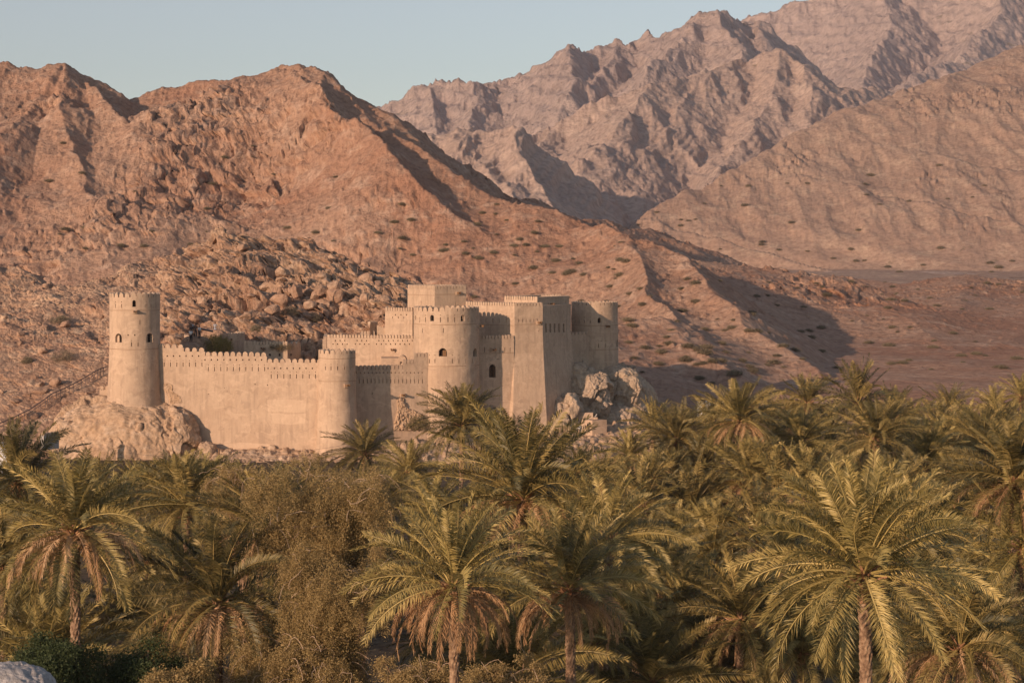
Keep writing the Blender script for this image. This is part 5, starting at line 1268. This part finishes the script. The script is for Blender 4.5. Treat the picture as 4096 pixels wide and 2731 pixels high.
def person(loc, rz, label, J, top, bottom, long_robe=False, scarf=None):
    """J: joint positions in metres (x right, y back, facing -y)"""
    root = empty('person', loc, label, 'person', rz=rz)
    P = lambda k: Vector(J[k])
    hip = P('hip'); neck = P('neck'); head = P('head'); names = ['hip', 'waist', 'chest', 'neck', 'jaw', 'head', 'crown']
    up = (head - neck).normalized(); V = [hip, hip.lerp(neck, 0.33), hip.lerp(neck, 0.72), neck, neck + up * 0.09, head, head + up * 0.08]
    Rd = [(0.14, 0.11), (0.13, 0.10), (0.17, 0.11), 0.06, 0.065, (0.082, 0.095), 0.06]; E = [(i, i + 1) for i in range(6)]
    sv = Vector(J['side']).normalized()
    for s in (-1, 1):
        q = 'L' if s < 0 else 'R'; b = len(V)
        V += [V[2] + sv * s * 0.17 + up * 0.06, P('el' + q), P('wr' + q), P('wr' + q) + (P('wr' + q) - P('el' + q)).normalized() * 0.07]; Rd += [0.06, 0.045, 0.032, 0.036]
        E += [(2, b), (b, b + 1), (b + 1, b + 2), (b + 2, b + 3)]
        fd = (P('wr' + q) - P('el' + q)).normalized(); hv = fd.cross(up).normalized()
        for k, (off, ln) in enumerate(((-0.03, 0.075), (-0.01, 0.09), (0.012, 0.085), (0.032, 0.065))):
            c = len(V); a = V[b + 3] + hv * off + fd * 0.03; V += [a, a + fd * ln * 0.55 - up * 0.012, a + fd * ln * 0.9 - up * 0.035]; Rd += [0.011, 0.009, 0.008]; E += [(b + 3, c), (c, c + 1), (c + 1, c + 2)]
        c = len(V); a = V[b + 2] + hv * 0.035 + fd * 0.03; V += [a, a + hv * 0.03 + fd * 0.04]; Rd += [0.012, 0.009]; E += [(b + 2, c), (c, c + 1)]
        b = len(V); V += [hip + sv * s * 0.09 - Vector((0, 0, 0.05)), P('kn' + q), P('an' + q), P('an' + q) + Vector((0, -0.14, -0.04))]; Rd += [0.09, 0.06, 0.042, (0.045, 0.03)]
        E += [(0, b), (b, b + 1), (b + 1, b + 2), (b + 2, b + 3)]
    body = skin('body', V, E, Rd, M_skin, root)
    # face: nose and ears
    mb = MB(); fw = Vector(J.get('face', (0, -1, 0))).normalized(); hv = fw.cross(up).normalized()
    # shirt
    v = [hip - up * 0.04, V[1], V[2], neck - up * 0.02]; r = [(0.165, 0.135), (0.155, 0.125), (0.195, 0.13), 0.085]; e = [(0, 1), (1, 2), (2, 3)]
    for s in (-1, 1):
        q = 'L' if s < 0 else 'R'; b = len(v); sh = V[2] + sv * s * 0.18 + up * 0.06; v += [sh, sh.lerp(P('el' + q), 0.85)]; r += [0.078, 0.062]; e += [(2, b), (b, b + 1)]
    skin('shirt', v, e, r, top, root)
    v = [hip + up * 0.06, hip - up * 0.03]; r = [(0.155, 0.125), (0.16, 0.13)]; e = [(0, 1)]
    for s in (-1, 1):
        q = 'L' if s < 0 else 'R'; b = len(v); v += [hip + sv * s * 0.09 - Vector((0, 0, 0.08)), P('kn' + q), P('an' + q).lerp(P('kn' + q), 0.1)]; r += [0.105, 0.078, 0.066]; e += [(1, b), (b, b + 1), (b + 1, b + 2)]
    skin('trousers', v, e, r, bottom, root)
    hb = head - fw * 0.025 + up * 0.045
    skin('hair', [hb - fw * 0.02 - up * 0.06, hb, hb + fw * 0.03 + up * 0.03], [(0, 1), (1, 2)], [0.085, 0.098, 0.08], scarf or M_hair, root)
    return root
def stand(lean=0.0, step=0.05, arms='down'):
    J = dict(hip=(0, 0, 0.92), neck=(lean, -abs(lean) * 0.5, 1.45), head=(lean * 1.2, -abs(lean) * 0.6 - 0.02, 1.64), side=(1, 0, 0), elL=(-0.25 + lean * .6, 0, 1.13), elR=(0.25 + lean * .6, 0, 1.13), wrL=(-0.24 + lean * .5, -0.12, 0.9), wrR=(0.24 + lean * .5, -0.12, 0.9),
             knL=(-0.11, -0.02, 0.5), knR=(0.11, -step, 0.5), anL=(-0.12, 0.03, 0.09), anR=(0.12, step, 0.09))
    if arms == 'front': J.update(elL=(-0.22 + lean, -0.15, 1.12), elR=(0.22 + lean, -0.15, 1.12), wrL=(-0.1 + lean, -0.36, 1.1), wrR=(0.1 + lean, -0.36, 1.1))
    return J
def sit():
    return dict(hip=(0, 0.1, 0.22), neck=(0.02, -0.02, 0.72), head=(0.05, -0.06, 0.9), side=(1, 0, 0), elL=(-0.24, -0.15, 0.5), elR=(0.24, -0.15, 0.5), wrL=(-0.12, -0.38, 0.45), wrR=(0.14, -0.38, 0.45),
                knL=(-0.16, -0.38, 0.46), knR=(0.16, -0.38, 0.46), anL=(-0.12, -0.34, 0.08), anR=(0.12, -0.34, 0.08))
def ZE(x, y): return 600 + x / 5.8075, 1150 + y / 5.8075
def pw(x, y, d): return WS(*ZE(x, y), d)
# an earthen ledge the group stands on, behind the merlons
rocks('ledge_rock', [dict(c=tuple(pw(945, 1400, 254.2)), r=(1.3, 1.6, 0.75), seed=70, level=6, cell=1.2, amp=0.15)], M_hill, 'low shaded rock under the person in white shirt and black trousers', 'rock ledge')
rocks('ledge_rock', [dict(c=tuple(pw(1075, 1330, 256.0)), r=(1.9, 1.6, 1.1), seed=71, level=6, cell=1.2, amp=0.15)], M_hill, 'higher rock ledge under the group of visitors left of the round bush', 'rock ledge')
rocks('ledge_rock', [dict(c=tuple(pw(1480, 1330, 262.5)), r=(2.2, 1.4, 2.0), seed=72, level=5, cell=1.2, amp=0.25)], M_hill, 'rock behind the bastion under the person in the striped shirt', 'rock ledge')
def pers(x, yfeet, d, *a, **k):
    q = pw(x, yfeet, d); person((q.x, q.y, q.z), *a, **k)
pers(952, 1280, 253.4, R(170), 'person in a white shirt and black trousers, lowest of the group on the ledge', stand(0.04, 0.08), M_white, M_black)
pers(1148, 1195, 254.8, R(60), 'person in a white polo shirt leaning on the dark rail', stand(-0.03), M_white, M_black)
pers(1000, 1120, 255.6, R(-55), 'person bending forward in a dark striped top and khaki trousers', stand(0.16, 0.1, 'front'), M_stripe, M_khaki)
pers(955, 1185, 254.6, R(-20), 'person in black half hidden behind the striped top person', stand(0.02), M_black, M_black)
pers(1060, 1160, 255.4, R(30), 'person in brown and black standing between the striped top and the white polo', stand(0.0), M_brown, M_black)
pers(1512, 1110, 262.5, R(175), 'person seen from behind in a black and white striped shirt on the bastion', stand(0.0), M_stripe, M_jean)
q = WS(2320, 1722, 253.2); person((q.x, q.y, q.z), R(-75), 'person in pale robes crouching beside the stone tank', sit(), M_white, M_white)
mb = MB(); a = pw(1195, 960, 255.2); b = pw(1450, 1015, 258.0); mb.tube([a, a.lerp(b, .5), b], 0.13, 8)
o = ob('hand_rail', mb.mesh('hand_rail', M_metal)); o['label'] = 'dark sloping rail between the white polo person and the bastion'; o['category'] = 'rail'
# railing along the path left of the watch tower
root = None; R1 = [(0, 985), (30, 972), (70, 950), (105, 925), (120, 915), (150, 902), (180, 888), (205, 872), (225, 862), (246, 853)]
pp = []
for u, v in R1:
    d = hit(hill_z, u, v + 8, 240, 340, 0.5) or 262; z = hill_z(u, d); pp.append(Vector(((u * KD - 2048) / F * d, d - 0.2, z)))
for k in range(1, len(pp)): 
    pp[k].y = max(pp[k].y, 240)
root = empty('path_railing', pp[0], 'dark metal railing climbing the slope toward the foot of the watch tower', 'railing')
top = [p - pp[0] + Vector((0, 0, 0.95)) for p in pp]; mid_ = [p - pp[0] + Vector((0, 0, 0.55)) for p in pp]
mb = MB(); mb.tube(top, 0.06, 6); ob('top_rail', mb.mesh('top_rail', M_metal), root)
mb = MB(); mb.tube(mid_, 0.03, 6); ob('lower_rail', mb.mesh('lower_rail', M_metal), root)
mb = MB(); mb.box((0, 0, 0.45), (0.06, 0.06, 1.1)); pm = mb.mesh('post', M_metal)
for a, b in zip(pp[:-1], pp[1:]):
    for t in (0.0, 0.33, 0.66):
        o = ob('post', pm, root); o.location = a.lerp(b, t) - pp[0]
# stone tank with a block and a rod on top
def zt(x, y): return (2150 + x * .2976, 1400 + y * .2976)
TA = [(zt(585, 0)[0], 255.6), (zt(737, 0)[0], 254.0), (zt(932, 0)[0], 255.0), (zt(790, 0)[0], 257.0)]
blk = block('square plastered stone tank with one sunlit face and dripping stains', TA, [(zt(0, 930)[1], None), (zt(0, 1145)[1], None), (1770, None)], (), (), (), name='stone_tank', cat='tank')
p = WS(*zt(772, 925), 255.2); mb = MB(); mb.box((p.x, p.y, p.z + 0.1), (0.62, 0.5, 0.26)); o = ob('tank_hatch', mb.mesh('tank_hatch', M_plast)); o['label'] = 'small plaster block on top of the stone tank'; o['category'] = 'block'
a = WS(*zt(775, 896), 255.2); b = WS(*zt(800, 860), 255.2); mb = MB(); mb.tube([a, b], [0.09, 0.07], 6); o = ob('pipe_stub', mb.mesh('pipe_stub', M_wall2)); o['label'] = 'short pale pipe leaning out of the block on the stone tank'; o['category'] = 'pipe'
wall('low shaded plaster wall behind the stone tank', (2286, 258.3), (2372, 258.3), 1740, [(2286, 2372, 1650, 1649.5)], (60, 1), (), th=0.5)
# white crenellated wall behind the left palm
wall('white walled compound edge with merlon niches behind the far left palm', (175, 232), (236, 234), 1800, [(175, 236, 1738, 1726)], (10, 7.5), [('slit', 195, 1760, .4), ('slit', 208, 1760, .4), ('slit', 221, 1760, .4)], th=0.5, name='compound_wall')
for o in list(bpy.data.objects):
    if o.name.startswith('compound_wall'):
        for c in o.children:
            if c.name.startswith('masonry'): c.data.materials[0] = M_wall2  # darkened paint carries the shade on this wall
block('bright white building glimpsed through the fronds at the left edge', [(-60, 225), (28, 225), (28, 232), (-60, 232)], [(1790, None), (1900, None)], (), (), (), name='white_house')
block('small white building with one dark opening at the edge of the grove', [(2790, 268), (2842, 268), (2842, 274), (2790, 274)], [(1617, None), (1690, None)], (), [(0, 'rect', 2816, 1634, (.5, .5))], (), name='small_white_building')
for o in list(bpy.data.objects):
    if o.name in ('white_house', 'small_white_building'):
        for c in o.children:
            if c.name.startswith('masonry'): c.data.materials[0] = M_house
# overhead wires between wooden poles at the foot of the rock
mb = MB(); p = WD(503, 1064, 232); mb.tube([p + Vector((0, 0, -4)), p + Vector((0, 0, 1.6))], 0.09, 8); o = ob('utility_pole', mb.mesh('utility_pole', M_wood)); o['label'] = 'short dark pole at the right foot of the tower rock'; o['category'] = 'pole'
for k, (h, lab) in enumerate(((1.4, 'upper thin cable strung across the foot of the tower rock'), (0.9, 'lower thin cable strung across the foot of the tower rock'))):
    A = WD(290, 1068, 226) + Vector((0, 0, h)); B = p + Vector((0, 0, h)); Cc = WD(790, 1050, 236) + Vector((0, 0, h)); pts = []
    for a, b in ((A, B), (B, Cc)):
        for t in np.linspace(0, 1, 9)[(1 if pts else 0):]: q = a.lerp(b, float(t)); q.z -= 0.5 * 4 * t * (1 - t); pts.append(q)
    mb = MB(); mb.tube(pts, 0.018, 4); o = ob('cable', mb.mesh('cable', M_metal)); o['label'] = lab; o['category'] = 'cable'

# ============================================================ AIR
hm = bpy.data.materials.new('haze'); hm.use_nodes = True; ht = hm.node_tree; ht.nodes.clear()
hv = ht.nodes.new('ShaderNodeVolumePrincipled'); hv.inputs['Density'].default_value = 0.00006; hv.inputs['Color'].default_value = (0.86, 0.80, 0.90, 1); hv.inputs['Anisotropy'].default_value = 0.0
hout = ht.nodes.new('ShaderNodeOutputMaterial'); ht.links.new(hv.outputs[0], hout.inputs['Volume'])
mb = MB(); mb.box((0, 2600, 520), (9600, 6600, 1060)); hz = ob('haze', mb.mesh('haze', hm), kind='stuff'); hz['label'] = 'thin warm haze in the valley air'
